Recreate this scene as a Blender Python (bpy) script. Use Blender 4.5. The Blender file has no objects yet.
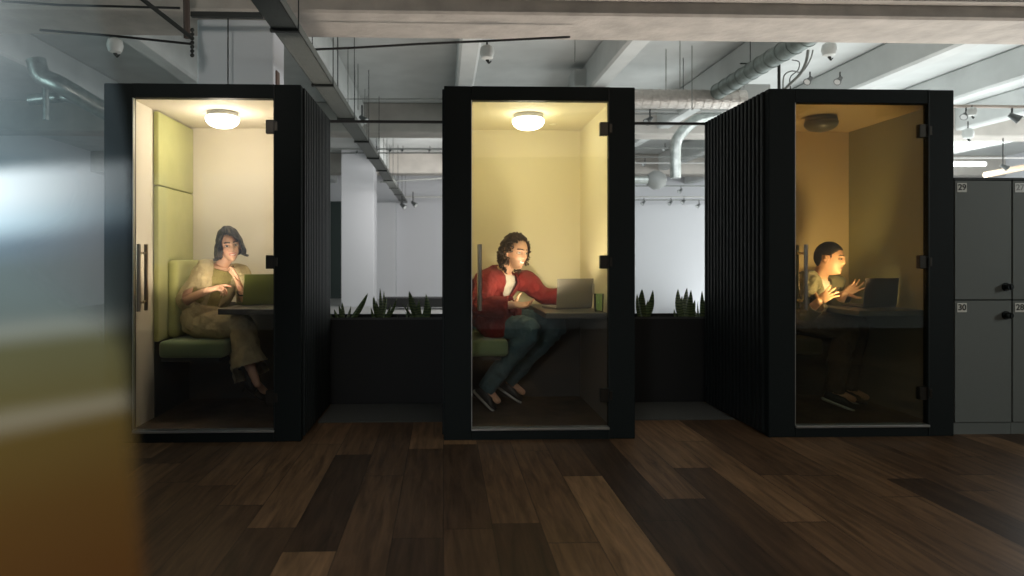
import bpy, bmesh, math, random
from mathutils import Vector, Matrix, noise
random.seed(7)
SC = bpy.context.scene
COL = SC.collection
PI = math.pi
V = Vector

# ------------------------------------------------------------------ camera numbers
F = 678.0; PX = 465.0; PY = 260.0; TH = math.radians(1.85)
CAM = V((0, -4.4, 1.17))
def at(px, py, Y):
    """world point on the plane y=Y seen at pixel px,py of the 1024x576 photo"""
    u = (px - PX) / F; v = (PY - py) / F
    d = V((math.sin(TH) + u * math.cos(TH), math.cos(TH) - u * math.sin(TH), v))
    return CAM + d * ((Y - CAM.y) / d.y)

# ------------------------------------------------------------------ materials
def srgb(r, g, b):
    f = lambda c: (c / 255 / 12.92) if c / 255 <= .04045 else ((c / 255 + .055) / 1.055) ** 2.4
    return (f(r), f(g), f(b), 1)
MATS = {}
def mat(name, col, rough=.6, metal=0, bump=0, bscale=60, var=0, vscale=6, emis=None, estr=0, sheen=0, spec=.5, stretch=None, bdist=.01):
    if name in MATS: return MATS[name]
    m = bpy.data.materials.new(name); m.use_nodes = True
    nt = m.node_tree; b = nt.nodes['Principled BSDF']
    c = col if len(col) == 4 else (*col, 1)
    b.inputs['Base Color'].default_value = c
    b.inputs['Roughness'].default_value = rough
    b.inputs['Metallic'].default_value = metal
    b.inputs['Specular IOR Level'].default_value = spec
    if sheen: b.inputs['Sheen Weight'].default_value = sheen
    tc = nt.nodes.new('ShaderNodeTexCoord')
    mp = nt.nodes.new('ShaderNodeMapping'); nt.links.new(tc.outputs['Object'], mp.inputs[0])
    if stretch: mp.inputs['Scale'].default_value = stretch
    if var:
        n = nt.nodes.new('ShaderNodeTexNoise'); n.inputs['Scale'].default_value = vscale; n.inputs['Detail'].default_value = 4
        nt.links.new(mp.outputs[0], n.inputs['Vector'])
        r = nt.nodes.new('ShaderNodeValToRGB')
        r.color_ramp.elements[0].position = .3; r.color_ramp.elements[1].position = .7
        r.color_ramp.elements[0].color = tuple(x * (1 - var) for x in c[:3]) + (1,)
        r.color_ramp.elements[1].color = tuple(min(1, x * (1 + var)) for x in c[:3]) + (1,)
        nt.links.new(n.outputs['Fac'], r.inputs[0]); nt.links.new(r.outputs[0], b.inputs['Base Color'])
    if bump:
        n2 = nt.nodes.new('ShaderNodeTexNoise'); n2.inputs['Scale'].default_value = bscale; n2.inputs['Detail'].default_value = 5
        nt.links.new(mp.outputs[0], n2.inputs['Vector'])
        bp = nt.nodes.new('ShaderNodeBump'); bp.inputs['Strength'].default_value = bump; bp.inputs['Distance'].default_value = bdist
        nt.links.new(n2.outputs['Fac'], bp.inputs['Height']); nt.links.new(bp.outputs[0], b.inputs['Normal'])
    if emis:
        b.inputs['Emission Color'].default_value = (*emis[:3], 1); b.inputs['Emission Strength'].default_value = estr
    MATS[name] = m
    return m

BLACK = mat('booth_black', (.005, .0085, .0085), .6, bump=.05, bscale=200, spec=.2)
SLAT = mat('slat_black', (.008, .012, .012), .5, spec=.35)
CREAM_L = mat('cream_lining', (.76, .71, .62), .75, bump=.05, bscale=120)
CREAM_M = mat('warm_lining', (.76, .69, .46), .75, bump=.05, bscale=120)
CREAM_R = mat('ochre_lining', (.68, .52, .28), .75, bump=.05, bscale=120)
LINING_SHADED = mat('ochre_lining_shaded', (.36, .34, .17), .75, bump=.05, bscale=120)  # shade on the right wall put into a darker copy of the ochre lining
LOWS = mat('shaded_lower_lining', (.17, .15, .125), .8)  # shade below the tables put into the lining colour
LOWR = mat('deep_shade_lining', (.06, .055, .048), .8)  # deeper shade at the lower rear put into the colour
GREEN = mat('green_upholstery', (.47, .48, .20), .9, bump=.35, bscale=400, var=.08, vscale=5, sheen=.3)
GREEN_SHADED = mat('green_upholstery_shaded', (.17, .24, .13), .9, bump=.35, bscale=400, var=.08, vscale=5, sheen=.3)  # same green upholstery, shade at the seats put into its colour
STEEL = mat('brushed_steel', (.34, .29, .23), .28, 1, bump=.1, bscale=300, stretch=(1, 1, .05))
BRONZE = mat('hinge_bronze', (.05, .045, .038), .35, .9)
ALU = mat('aluminium', (.55, .55, .52), .35, 1)
CARPET = mat('booth_carpet', (.085, .058, .036), .95, bump=.6, bscale=500, var=.35, vscale=7)
TABLE = mat('table_top', (.08, .075, .065), .4, var=.15, vscale=10)
LAMPRIM = mat('lamp_rim', (.55, .55, .52), .4)
LAMPON = mat('lamp_lit', (1, 1, 1), .4, emis=(1, .98, .88), estr=13)
LAMPOFF = mat('lamp_unlit', (.16, .15, .11), .35)
CONC = mat('painted_concrete', (.50, .47, .43), .8, bump=.5, bscale=9, var=.10, vscale=3)
CONCB = mat('raw_concrete_beam', (.42, .38, .34), .85, bump=.9, bscale=14, var=.14, vscale=4)
WHITEW = mat('white_wall', (.62, .63, .66), .8, bump=.1, bscale=30)
CEIL = mat('white_ceiling', (.60, .62, .61), .8, bump=.4, bscale=6, var=.08, vscale=2)
GREYF = mat('grey_floor', (.42, .42, .41), .5, var=.06, vscale=2)
GALV = mat('galvanised', (.45, .48, .46), .38, .85, bump=.25, bscale=40, var=.2, vscale=12)
GALVD = mat('galvanised_dark', (.20, .235, .22), .4, .7, bump=.25, bscale=40, var=.25, vscale=12)
FOIL = mat('foil_wrap', (.62, .58, .54), .35, .7, bump=1.0, bscale=45, var=.12, vscale=20)
DARKM = mat('dark_steel', (.035, .038, .036), .5, .4)
TRAYM = mat('tray_steel', (.17, .18, .165), .5, .3, bump=.1)
CABLE = mat('black_cable', (.01, .01, .01), .5)
LOCK = mat('locker_grey', (.13, .145, .135), .55, bump=.04, bscale=200)
LOCKD = mat('locker_dark', (.02, .024, .024), .6)
PLATE = mat('plate_grey', (.70, .70, .64), .5)
PLATE_GLARE = mat('plate_glare', (.75, .76, .74), .4)  # glare on one number plate painted into its colour
INK = mat('black_ink', (.004, .004, .004), .5)
KNOB = mat('knob_black', (.01, .014, .013), .25)
PLANTER = mat('planter_black', (.006, .007, .007), .6)
SOIL = mat('soil', (.02, .014, .01), .95, bump=1, bscale=80)
MATG = mat('entrance_mat', (.085, .09, .085), .95, bump=.6, bscale=300)

def leaf_mat():
    m = mat('snake_leaf', (.045, .075, .03), .45)
    nt = m.node_tree; b = nt.nodes['Principled BSDF']
    tc = nt.nodes.new('ShaderNodeTexCoord'); w = nt.nodes.new('ShaderNodeTexWave')
    w.bands_direction = 'Z'; w.inputs['Scale'].default_value = 14; w.inputs['Distortion'].default_value = 6
    r = nt.nodes.new('ShaderNodeValToRGB')
    r.color_ramp.elements[0].color = (.03, .06, .02, 1); r.color_ramp.elements[1].color = (.13, .18, .06, 1)
    nt.links.new(tc.outputs['Object'], w.inputs['Vector']); nt.links.new(w.outputs['Fac'], r.inputs[0]); nt.links.new(r.outputs[0], b.inputs['Base Color'])
    return m
LEAF = leaf_mat()

def glass_mat(name, tint, refl=.10, rough=.02):
    m = bpy.data.materials.new(name); m.use_nodes = True; nt = m.node_tree
    for n in list(nt.nodes): nt.nodes.remove(n)
    o = nt.nodes.new('ShaderNodeOutputMaterial'); t = nt.nodes.new('ShaderNodeBsdfTransparent'); g = nt.nodes.new('ShaderNodeBsdfGlossy')
    t.inputs[0].default_value = (*tint, 1); g.inputs['Color'].default_value = (.95, 1, .98, 1); g.inputs['Roughness'].default_value = rough
    fr = nt.nodes.new('ShaderNodeFresnel'); fr.inputs[0].default_value = 1.5
    mx = nt.nodes.new('ShaderNodeMixShader')
    nt.links.new(fr.outputs[0], mx.inputs[0]); nt.links.new(t.outputs[0], mx.inputs[1]); nt.links.new(g.outputs[0], mx.inputs[2])
    nt.links.new(mx.outputs[0], o.inputs[0]); MATS[name] = m
    return m
DOORG = glass_mat('door_glass', (.95, .945, .93))
DOORG_R = glass_mat('door_glass_green_reflection', (.84, .86, .78))  # green reflection on this door put into the glass tint
BOTG = glass_mat('bottle_glass', (.80, .92, .78))

def floor_mat():
    m = bpy.data.materials.new('walnut_planks'); m.use_nodes = True; nt = m.node_tree; b = nt.nodes['Principled BSDF']
    N = nt.nodes.new; L = nt.links.new
    tc = N('ShaderNodeTexCoord'); sx = N('ShaderNodeSeparateXYZ'); L(tc.outputs['Object'], sx.inputs[0])
    def M(op, a, bb=None):
        n = N('ShaderNodeMath'); n.operation = op
        for i, x in enumerate((a, bb)):
            if x is None: continue
            if isinstance(x, (int, float)): n.inputs[i].default_value = x
            else: L(x, n.inputs[i])
        return n.outputs[0]
    xs = M('DIVIDE', sx.outputs['X'], .215); row = M('FLOOR', xs); fx = M('FRACT', xs)
    wn = N('ShaderNodeTexWhiteNoise'); wn.noise_dimensions = '1D'; L(row, wn.inputs['W'])
    ys = M('ADD', M('DIVIDE', sx.outputs['Y'], 1.35), M('MULTIPLY', wn.outputs['Value'], 7)); idy = M('FLOOR', ys); fy = M('FRACT', ys)
    cb = N('ShaderNodeCombineXYZ'); L(row, cb.inputs[0]); L(idy, cb.inputs[1])
    w2 = N('ShaderNodeTexWhiteNoise'); w2.noise_dimensions = '3D'; L(cb.outputs[0], w2.inputs['Vector'])
    ramp = N('ShaderNodeValToRGB'); e = ramp.color_ramp
    e.elements[0].color = (.050, .030, .018, 1); e.elements[1].color = (.27, .165, .085, 1)
    k = e.elements.new(.45); k.color = (.105, .062, .034, 1); k = e.elements.new(.8); k.color = (.165, .098, .052, 1)
    L(w2.outputs['Value'], ramp.inputs[0])
    # grain
    mp = N('ShaderNodeMapping'); mp.inputs['Scale'].default_value = (16, 1.3, 1); L(tc.outputs['Object'], mp.inputs[0])
    off = N('ShaderNodeCombineXYZ'); L(M('MULTIPLY', w2.outputs['Value'], 50), off.inputs[0]); L(M('MULTIPLY', w2.outputs['Value'], 31), off.inputs[1])
    ad = N('ShaderNodeVectorMath'); ad.operation = 'ADD'; L(mp.outputs[0], ad.inputs[0]); L(off.outputs[0], ad.inputs[1])
    g = N('ShaderNodeTexNoise'); g.inputs['Scale'].default_value = 1.6; g.inputs['Detail'].default_value = 8; g.inputs['Roughness'].default_value = .65; g.inputs['Distortion'].default_value = .6
    L(ad.outputs[0], g.inputs['Vector'])
    gr = N('ShaderNodeValToRGB'); gr.color_ramp.elements[0].position = .32; gr.color_ramp.elements[1].position = .68
    gr.color_ramp.elements[0].color = (.45, .42, .40, 1); gr.color_ramp.elements[1].color = (1.3, 1.25, 1.2, 1)
    L(g.outputs['Fac'], gr.inputs[0])
    mx = N('ShaderNodeMixRGB'); mx.blend_type = 'MULTIPLY'; mx.inputs[0].default_value = 1; L(ramp.outputs[0], mx.inputs[1]); L(gr.outputs[0], mx.inputs[2])
    gx = M('LESS_THAN', fx, .014); gy = M('LESS_THAN', fy, .004); gg = M('MAXIMUM', gx, gy)
    m2 = N('ShaderNodeMixRGB'); L(gg, m2.inputs[0]); L(mx.outputs[0], m2.inputs[1]); m2.inputs[2].default_value = (.012, .008, .006, 1)
    L(m2.outputs[0], b.inputs['Base Color'])
    b.inputs['Roughness'].default_value = .48; b.inputs['Specular IOR Level'].default_value = .22
    bp = N('ShaderNodeBump'); bp.inputs['Strength'].default_value = .25; bp.inputs['Distance'].default_value = .004
    L(M('SUBTRACT', g.outputs['Fac'], gg), bp.inputs['Height']); L(bp.outputs[0], b.inputs['Normal'])
    return m
PLANK = floor_mat()

# ------------------------------------------------------------------ geometry helpers
def box(bm, x0, x1, y0, y1, z0, z1, bev=0, seg=2):
    r = bmesh.ops.create_cube(bm, size=1)
    vs = r['verts']
    for v in vs:
        v.co = V(((x0 + x1) / 2 + v.co.x * (x1 - x0), (y0 + y1) / 2 + v.co.y * (y1 - y0), (z0 + z1) / 2 + v.co.z * (z1 - z0)))
    if bev:
        es = set()
        for v in vs: es.update(v.link_edges)
        bmesh.ops.bevel(bm, geom=list(es), offset=bev, segments=seg, affect='EDGES', profile=.5)
    return vs

def frame_of(d):
    d = d.normalized()
    a = V((0, 0, 1)) if abs(d.z) < .9 else V((1, 0, 0))
    s = d.cross(a).normalized(); t = s.cross(d).normalized()
    return s, t

def rings(bm, secs, n=16, caps=True):
    """secs: (centre, ra, rb, axis_a, axis_b)"""
    R = []
    for c, ra, rb, a, b in secs:
        R.append([bm.verts.new(c + a * (ra * math.cos(2 * PI * i / n)) + b * (rb * math.sin(2 * PI * i / n))) for i in range(n)])
    for k in range(len(R) - 1):
        for i in range(n):
            j = (i + 1) % n
            bm.faces.new((R[k][i], R[k][j], R[k + 1][j], R[k + 1][i]))
    if caps:
        bm.faces.new(R[0][::-1]); bm.faces.new(R[-1])
    return R

def tube(bm, pts, rad, n=10, caps=True, rounded=False, smooth=0):
    pts = [V(p) for p in pts]
    rs = list(rad) if hasattr(rad, '__len__') else [rad] * len(pts)
    if smooth:
        P2, R2 = [], []
        for i in range(len(pts) - 1):
            p0 = pts[max(i - 1, 0)]; p1 = pts[i]; p2 = pts[i + 1]; p3 = pts[min(i + 2, len(pts) - 1)]
            for k in range(smooth):
                t = k / smooth
                P2.append(.5 * ((2 * p1) + (-p0 + p2) * t + (2 * p0 - 5 * p1 + 4 * p2 - p3) * t * t + (-p0 + 3 * p1 - 3 * p2 + p3) * t ** 3))
                R2.append(rs[i] + (rs[i + 1] - rs[i]) * t)
        P2.append(pts[-1]); R2.append(rs[-1]); pts, rs = P2, R2
    if rounded:
        d0 = (pts[0] - pts[1]).normalized(); d1 = (pts[-1] - pts[-2]).normalized()
        A = [(pts[0] + d0 * rs[0] * math.sin(a), rs[0] * math.cos(a)) for a in (1.35, .95, .5)]
        B = [(pts[-1] + d1 * rs[-1] * math.sin(a), rs[-1] * math.cos(a)) for a in (.5, .95, 1.35)]
        pts = [a for a, _ in A] + pts + [b for b, _ in B]; rs = [r for _, r in A] + rs + [r for _, r in B]
    secs = []; s = None
    for i, p in enumerate(pts):
        d = (pts[min(i + 1, len(pts) - 1)] - pts[max(i - 1, 0)])
        if d.length < 1e-9: d = V((0, 0, 1))
        d.normalize()
        if s is None: s, t = frame_of(d)
        else:
            s = (s - d * s.dot(d))
            if s.length < 1e-6: s, t = frame_of(d)
            s.normalize(); t = s.cross(d)
        secs.append((p, rs[i], rs[i], s.copy(), t.copy()))
    rings(bm, secs, n, caps)

def lathe(bm, prof, c=(0, 0, 0), n=32):
    c = V(c)
    rings(bm, [(c + V((0, 0, z)), r, r, V((1, 0, 0)), V((0, 1, 0))) for r, z in prof], n)

def ell(bm, c, r, n=16, rot=None):
    res = bmesh.ops.create_uvsphere(bm, u_segments=n, v_segments=max(6, n // 2 + 2), radius=1)
    M3 = rot or Matrix.Identity(3)
    for v in res['verts']:
        v.co = V(c) + M3 @ V((v.co.x * r[0], v.co.y * r[1], v.co.z * r[2]))
    return res['verts']

def obj(name, bm, m, parent=None, smooth=False, origin=None):
    """link one mesh object; geometry is given in the parent's local frame (or world when no parent)"""
    bmesh.ops.recalc_face_normals(bm, faces=bm.faces[:])
    me = bpy.data.meshes.new(name)
    o = bpy.data.objects.new(name, me)
    if origin is not None:
        bmesh.ops.translate(bm, verts=bm.verts[:], vec=-V(origin)); o.location = origin
    bm.to_mesh(me); bm.free()
    if smooth:
        for p in me.polygons: p.use_smooth = True
        try: me.set_sharp_from_angle(angle=math.radians(40))
        except Exception: pass
    me.materials.append(m)
    COL.objects.link(o)
    if parent is not None: o.parent = parent
    return o

def tag(o, label=None, cat=None, group=None, kind=None):
    if label: o['label'] = label
    if cat: o['category'] = cat
    if group: o['group'] = group
    if kind: o['kind'] = kind
    return o
def thing(name, label, cat, loc=(0, 0, 0), rz=0, group=None):
    o = bpy.data.objects.new(name, None); COL.objects.link(o); o.location = loc; o.rotation_euler = (0, 0, rz)
    o.empty_display_size = .1
    return tag(o, label, cat, group)
def NB(): return bmesh.new()
def struct(name, bm, m): return tag(obj(name, bm, m), kind='structure')

# ------------------------------------------------------------------ the room
b = NB(); box(b, -9, 9, -7, 1.62, -.1, 0); struct('floor', b, PLANK)
b = NB(); box(b, -9, 15, 1.62, 16.6, -.1, 0); o = struct('floor_rear', b, GREYF)
b = NB(); box(b, 9, 15, -7, 1.62, -.1, 0); struct('floor_side', b, PLANK)
b = NB(); box(b, -9, 15, -7, 16.6, 3.95, 4.1); struct('ceiling', b, CEIL)
b = NB(); box(b, -9, 15, 16.4, 16.6, 0, 3.95); struct('wall_back', b, WHITEW)
b = NB(); box(b, -9.2, -9, -7, 16.6, 0, 3.95); struct('wall_left', b, WHITEW)
b = NB(); box(b, -9, 15, -7.2, -7, 0, 3.95); struct('wall_front', b, WHITEW)
b = NB(); box(b, 15, 15.2, -7, 16.6, 0, 3.95); struct('wall_right', b, WHITEW)
# white partition in the right gap
b = NB(); box(b, 3.0, 11.0, 9.5, 9.62, 0, 2.32); o = struct('wall_partition', b, WHITEW)
# main beams, parallel to the booth fronts
b = NB(); box(b, -9, 15, 1.46, 2.14, 3.30, 3.95, .02, 1); box(b, -9, 15, 1.36, 1.47, 3.42, 3.95); struct('beam', b, CONCB)
for i, y in enumerate((7.6, 13.2)):
    b = NB(); box(b, -9, 15, y, y + .55, 3.42, 3.95, .02, 1); struct('beam', b, CONC)
# secondary ribs running away from the camera
for k in range(-3, 7):
    x = .30 + 1.82 * k
    b = NB()
    box(b, x - .12, x + .12, 2.14, 16.4, 3.52, 3.95, .03, 1)
    struct('ceiling_rib', b, CEIL)
# front slab ribs above the camera
for k in range(-3, 5):
    x = .30 + 1.82 * k
    b = NB(); box(b, x - .12, x + .12, -7, 1.36, 3.60, 3.95); struct('ceiling_rib', b, CEIL)
# columns
def column(x0, x1, y0, y1, z1):
    b = NB(); box(b, x0, x1, y0, y1, 0, z1, .01, 1); return struct('column', b, WHITEW)
column(-2.17, -1.50, 1.66, 2.05, 3.30)
column(-2.54, -1.73, 12.6, 13.4, 3.95)
column(-2.02, -1.42, 15.9, 16.4, 2.9)
b = NB(); box(b, -4.6, -2.02, 16.3, 16.4, 0, 2.95); struct('door_1', b, mat('dark_opening', (.03, .045, .042), .7))
# low dark bench against the far wall
t = thing('bench', 'long low dark bench against the far white wall between the first two booths', 'bench', (-.8, 11.8, 0))
b = NB(); box(b, -.62, 2.6, -.25, .3, .06, .28, .01); obj('seat', b, CABLE, t)
for x in (-.55, .9, 2.4):
    b = NB(); box(b, x, x + .08, -.22, .28, 0, .06); obj('leg', b, DARKM, t)

# ------------------------------------------------------------------ booths
def booth(X, label, lining, lamp_on, glass, seat_end, seat_mat, seat_start=.15, backrest=True, tz=.81, ro=1.10):
    W, H, D = 1.25, 2.30, 1.10
    t = thing('phone_booth', label, 'booth', (X, 0, 0), 0, 'office phone booths')
    # front frame
    b = NB()
    box(b, 0, .178, 0, .06, 0, H, .004, 1); box(b, W - .17, W, 0, .06, 0, H, .004, 1)
    box(b, .178, W - .17, 0, .06, H - .09, H); box(b, .178, W - .17, 0, .06, 0, .062)
    obj('front_frame', b, BLACK, t)
    b = NB(); box(b, .178, W - .17, -.012, .05, .062, .078, .002, 1); obj('threshold', b, ALU, t)
    b = NB(); box(b, W - .175, W - .169, -.004, .0, .0, H); obj('trim_strip', b, SLAT, t)
    b = NB(); box(b, .176, .183, .004, .034, .078, H - .09, .001, 1); obj('door_jamb_strip', b, ALU, t)
    # slatted side cladding
    for name, s in (('left', 0), ('right', 1)):
        b = NB()
        xa, xb = (.0, .03) if s == 0 else (W - .03, W)
        box(b, min(xa, xb) + (.012 if s == 0 else 0), max(xa, xb) - (.012 if s == 1 else 0), .06, D, 0, H)
        n = 17
        for i in range(n):
            y0 = .065 + i * (D - .07) / n
            if s == 0: box(b, -.012, .014, y0, y0 + .036, 0.02, H - .005, .003, 1)
            else: box(b, W - .014, W + .012, y0, y0 + .036, 0.02, H - .005, .003, 1)
        obj('side_panel', b, SLAT, t)
    b = NB(); box(b, .03, W - .03, D - .03, D, 0, H); obj('rear_panel', b, BLACK, t)
    b = NB(); box(b, .03, W - .03, .06, D - .03, 2.24, H); obj('roof_panel', b, BLACK, t)
    # lining
    b = NB(); box(b, .03, .15, .06, D - .03, .07, 2.24); obj('side_lining', b, lining, t)
    b = NB(); box(b, ro, 1.22, .06, D - .03, tz - .01, 2.24); obj('side_lining', b, lining if lamp_on else LINING_SHADED, t)
    b = NB(); box(b, ro, 1.22, .06, D - .03, .07, tz - .01); obj('shaded_side_lining', b, LOWS, t)
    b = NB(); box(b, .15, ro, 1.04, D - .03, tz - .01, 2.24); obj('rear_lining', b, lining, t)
    b = NB(); box(b, .15, ro, 1.04, D - .03, .07, tz - .01); obj('shaded_rear_lining', b, LOWR, t)
    b = NB(); box(b, .15, .156, .40, 1.04, .07, .62); obj('shaded_seat_side', b, LOWR, t)  # thin sheet carrying the shade colour under the seat
    b = NB(); box(b, .15, ro, .06, 1.04, 2.215, 2.24); lathe(b, [(.035, 2.208), (.035, 2.216)], (.84, .80, 0), 20); obj('ceiling_lining', b, lining, t)
    b = NB(); box(b, .03, W - .03, .06, D - .03, .0, .07); obj('floor_panel', b, CARPET, t)
    # lamp
    c = (.605, .45, 0)
    b = NB(); lathe(b, [(.085, 2.215), (.104, 2.210), (.108, 2.188), (.104, 2.180)], c); lm = obj('ceiling_lamp', b, LAMPRIM if lamp_on else LAMPOFF, t, True)
    b = NB(); lathe(b, [(.104, 2.184), (.114, 2.172), (.114, 2.156), (.102, 2.134), (.078, 2.117), (.045, 2.107), (.010, 2.104)], c); obj('diffuser', b, LAMPON if lamp_on else LAMPOFF, lm, True)
    if not lamp_on:
        b = NB(); lathe(b, [(.012, 2.106), (.012, 2.099), (.004, 2.096)], c); obj('lamp_stud', b, ALU, lm, True)
    # glass door, hung on the right
    b = NB(); box(b, .176, 1.083, .020, .030, .077, 2.213); dr = obj('glass_door', b, glass, t)
    for z in (.283, 1.157, 2.03):
        b = NB(); box(b, 1.022, 1.085, .006, .044, z - .044, z + .044, .003, 1); box(b, 1.075, 1.10, -.004, .05, z - .03, z + .03, .003, 1)
        obj('hinge', b, BRONZE, dr)
    for sgn in (-1, 1):
        b = NB(); y = .025 + sgn * .055
        tube(b, [(.232, y, .842), (.232, y, 1.272)], .0125, 12)
        for z in (.90, 1.215): tube(b, [(.232, .025 + sgn * .005, z), (.232, y, z)], .008, 8)
        obj('handle', b, STEEL, dr, True)
    # backrest and seat
    if backrest:
        for z0, z1 in ((.60, 1.688), (1.692, 2.205)):
            b = NB(); box(b, .152, .190, .375, 1.036, z0, z1, .012, 3); obj('back_cushion', b, GREEN, t, True)
        b = NB(); box(b, .186, .262, .52, 1.03, .61, 1.17, .03, 3); obj('lumbar_cushion', b, GREEN, t, True)
    b = NB(); box(b, seat_start, seat_end, .31, 1.035, .495, .612, .028, 3); obj('seat_cushion', b, seat_mat, t, True)
    b = NB(); box(b, seat_start, seat_end - .05, .36, 1.03, .465, .495); obj('seat_board', b, DARKM, t)
    # table
    b = NB(); box(b, .68, ro - .002, .12, 1.038, tz - .038, tz, .004, 1); tb = obj('tabletop', b, TABLE, t)
    b = NB(); box(b, ro - .04, ro - .002, .5, .9, tz - .07, tz - .038); obj('bracket', b, DARKM, tb)
    # socket panel on the right lining
    b = NB(); box(b, ro - .012, ro, .52, .66, .92, 1.0, .003, 1); tube(b, [(ro - .01, .56, .96), (ro - .015, .56, .96)], .02, 14); tube(b, [(ro - .01, .62, .96), (ro - .015, .62, .96)], .02, 14)
    obj('power_socket', b, mat('socket_cream', (.45, .42, .36), .5), t)
    return t
booth(-2.165, 'black phone booth with green padded backrest and a woman in beige inside', CREAM_L, True, DOORG, .66, GREEN_SHADED, .212, True, .848)
booth(.006, 'black phone booth lit yellow inside, holding the man in the red shirt', CREAM_M, True, DOORG, .45, GREEN_SHADED, .152, False, .815)
booth(2.145, 'black phone booth with unlit lamp beside the grey lockers', CREAM_R, False, DOORG_R, .55, mat('shaded_seat', (.03, .03, .022), .9), .152, False, .825, 1.17)  # seat colour darkened to carry the shade inside this booth

# rails joining the booths at the rear top edge
for x0, x1, lb in ((-.915, .006, 'thin black rail joining the tops of the first and middle booths'),
                   (1.256, 2.145, 'thin black rail joining the tops of the yellow lit booth and the slatted dark booth')):
    b = NB(); box(b, x0, x1, 1.06, 1.085, 2.272, 2.292); tag(obj('connecting_rail', b, CABLE), lb, 'rail')
# mats between booths
for x0, x1, lb in ((-.90, .0, 'dark grey mat in the gap between the first and middle booths'), (1.262, 2.13, 'dark grey mat in the gap between the middle booth and the slatted booth')):
    b = NB(); box(b, x0, x1, .50, 1.10, 0, .008, .002, 1); tag(obj('floor_mat', b, MATG), lb, 'mat')

# planters
def planter(x0, x1, lb):
    t = thing('planter_box', lb, 'planter', ((x0 + x1) / 2, 1.33, 0))
    w = (x1 - x0) / 2
    b = NB(); box(b, -w, w, -.2, -.185, 0, .70, .003, 1); box(b, -w, w, .185, .2, 0, .70); box(b, -w, -w + .015, -.185, .185, 0, .70); box(b, w - .015, w, -.185, .185, 0, .70); box(b, -w + .015, w - .015, -.185, .185, 0, .03)
    obj('trough', b, PLANTER, t)
    b = NB(); box(b, -w + .015, w - .015, -.185, .185, .03, .655); obj('soil', b, SOIL, t)
    b = NB(); box(b, -w, w, -.205, -.2002, .685, .702); obj('rim', b, mat('rim_dark', (.05, .05, .048), .4), t)
planter(-1.15, .28, 'black planter box standing behind the gap between first two booths')
planter(1.02, 2.45, 'black planter box standing behind the gap left of the slatted booth')

def leaf(bm, p0, p1, w, bend=0, twist=0, peak=.45):
    p0, p1 = V(p0), V(p1); d = p1 - p0; n = 12
    side = V((math.cos(twist), math.sin(twist), 0)); side = (side - d.normalized() * side.dot(d.normalized())).normalized()
    nn = d.normalized().cross(side)
    prev = None
    for k in range(n + 1):
        t = k / n
        ww = w * (max(0.0, (.45 + .55 * math.sin(min(t / peak, 1) * PI / 2))) if t < peak else math.cos((t - peak) / (1 - peak) * PI / 2) ** .8) 
        ww = max(ww, .0008)
        c = p0 + d * t + side * (bend * math.sin(t * PI)) 
        rowv = [bm.verts.new(c - side * ww + nn * ww * .25), bm.verts.new(c - nn * ww * .12), bm.verts.new(c + side * ww + nn * ww * .25), bm.verts.new(c - nn * (ww * .12 + .003))]
        if prev:
            for i in range(4):
                j = (i + 1) % 4
                bm.faces.new((prev[i], prev[j], rowv[j], rowv[i]))
        prev = rowv
def plant(px, leaves, lb, grp, Y=1.3):
    """leaves: (tip_px, tip_py, halfwidth m, bend, dy, base shift)"""
    base = at(px, 318, Y); base.z = .62
    t = thing('snake_plant', lb, 'plant', tuple(base), 0, grp)
    for tip in leaves:
        tx, ty, w, bend, dy = tip[:5]
        sh = tip[5] if len(tip) > 5 else 0
        b = NB()
        p0 = V((sh, dy * .3, 0)); p1 = at(tx, ty, Y + dy) - base
        leaf(b, p0, p1, w * 1.45, bend, random.uniform(-.5, .5)); obj('leaf', b, LEAF, t, True)
G1 = 'potted plants in the planter boxes'
plant(343, [(368, 293, .017, .012, 0, .03), (342, 302, .013, 0, .03), (334, 309, .010, -.01, -.02), (351, 306, .010, .01, .05), (339, 305, .010, 0, -.04), (328, 311, .007, -.02, .02)], 'small spiky plant with one long leaf leaning toward the middle booth', G1)
plant(381, [(380, 288, .012, 0, 0), (373, 297, .013, -.01, .02), (376, 301, .012, 0, -.03), (397, 298, .010, .02, 0), (384, 291, .011, .005, .04), (391, 304, .010, .012, -.03), (371, 308, .010, -.02, -.02), (387, 297, .011, 0, 0), (374, 296, .012, -.02, .06)], 'upright snake plant with a fan of narrow leaves in front of the far column', G1)
plant(421, [(409, 291, .022, -.015, 0), (426, 294, .020, .03, .03), (402, 303, .008, -.01, .0), (431, 306, .016, .012, -.03), (419, 300, .015, -.01, .05), (405, 312, .007, -.04, 0)], 'broad leaved snake plant beside the middle booth with the red shirt man', G1)
plant(406, [(397, 315, .007, -.03, 0), (414, 309, .010, .01, .02), (408, 303, .006, 0, .04), (418, 311, .008, .02, -.02)], 'low sprawling plant between two taller snake plants', G1)
plant(643, [(642, 289, .024, -.008, 0), (653, 290, .019, .02, .03), (637, 294, .018, -.01, -.02), (648, 300, .015, .01, .06)], 'snake plant with two pointed leaves against the right side of the middle booth', G1)
plant(685, [(678, 289, .022, -.02, 0), (687, 288, .022, 0, .03), (691, 290, .018, .014, -.03), (682, 296, .02, -.006, .05), (695, 300, .016, .015, .02), (674, 309, .010, -.03, .0)], 'dense snake plant in the gap just left of the slatted booth', G1)
plant(703, [(702, 291, .014, 0, .03), (698, 301, .006, -.02, 0), (694, 308, .014, -.02, .05), (706, 294, .014, .01, 0)], 'snake plant partly hidden behind the slatted side of the dark booth', G1)

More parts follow.
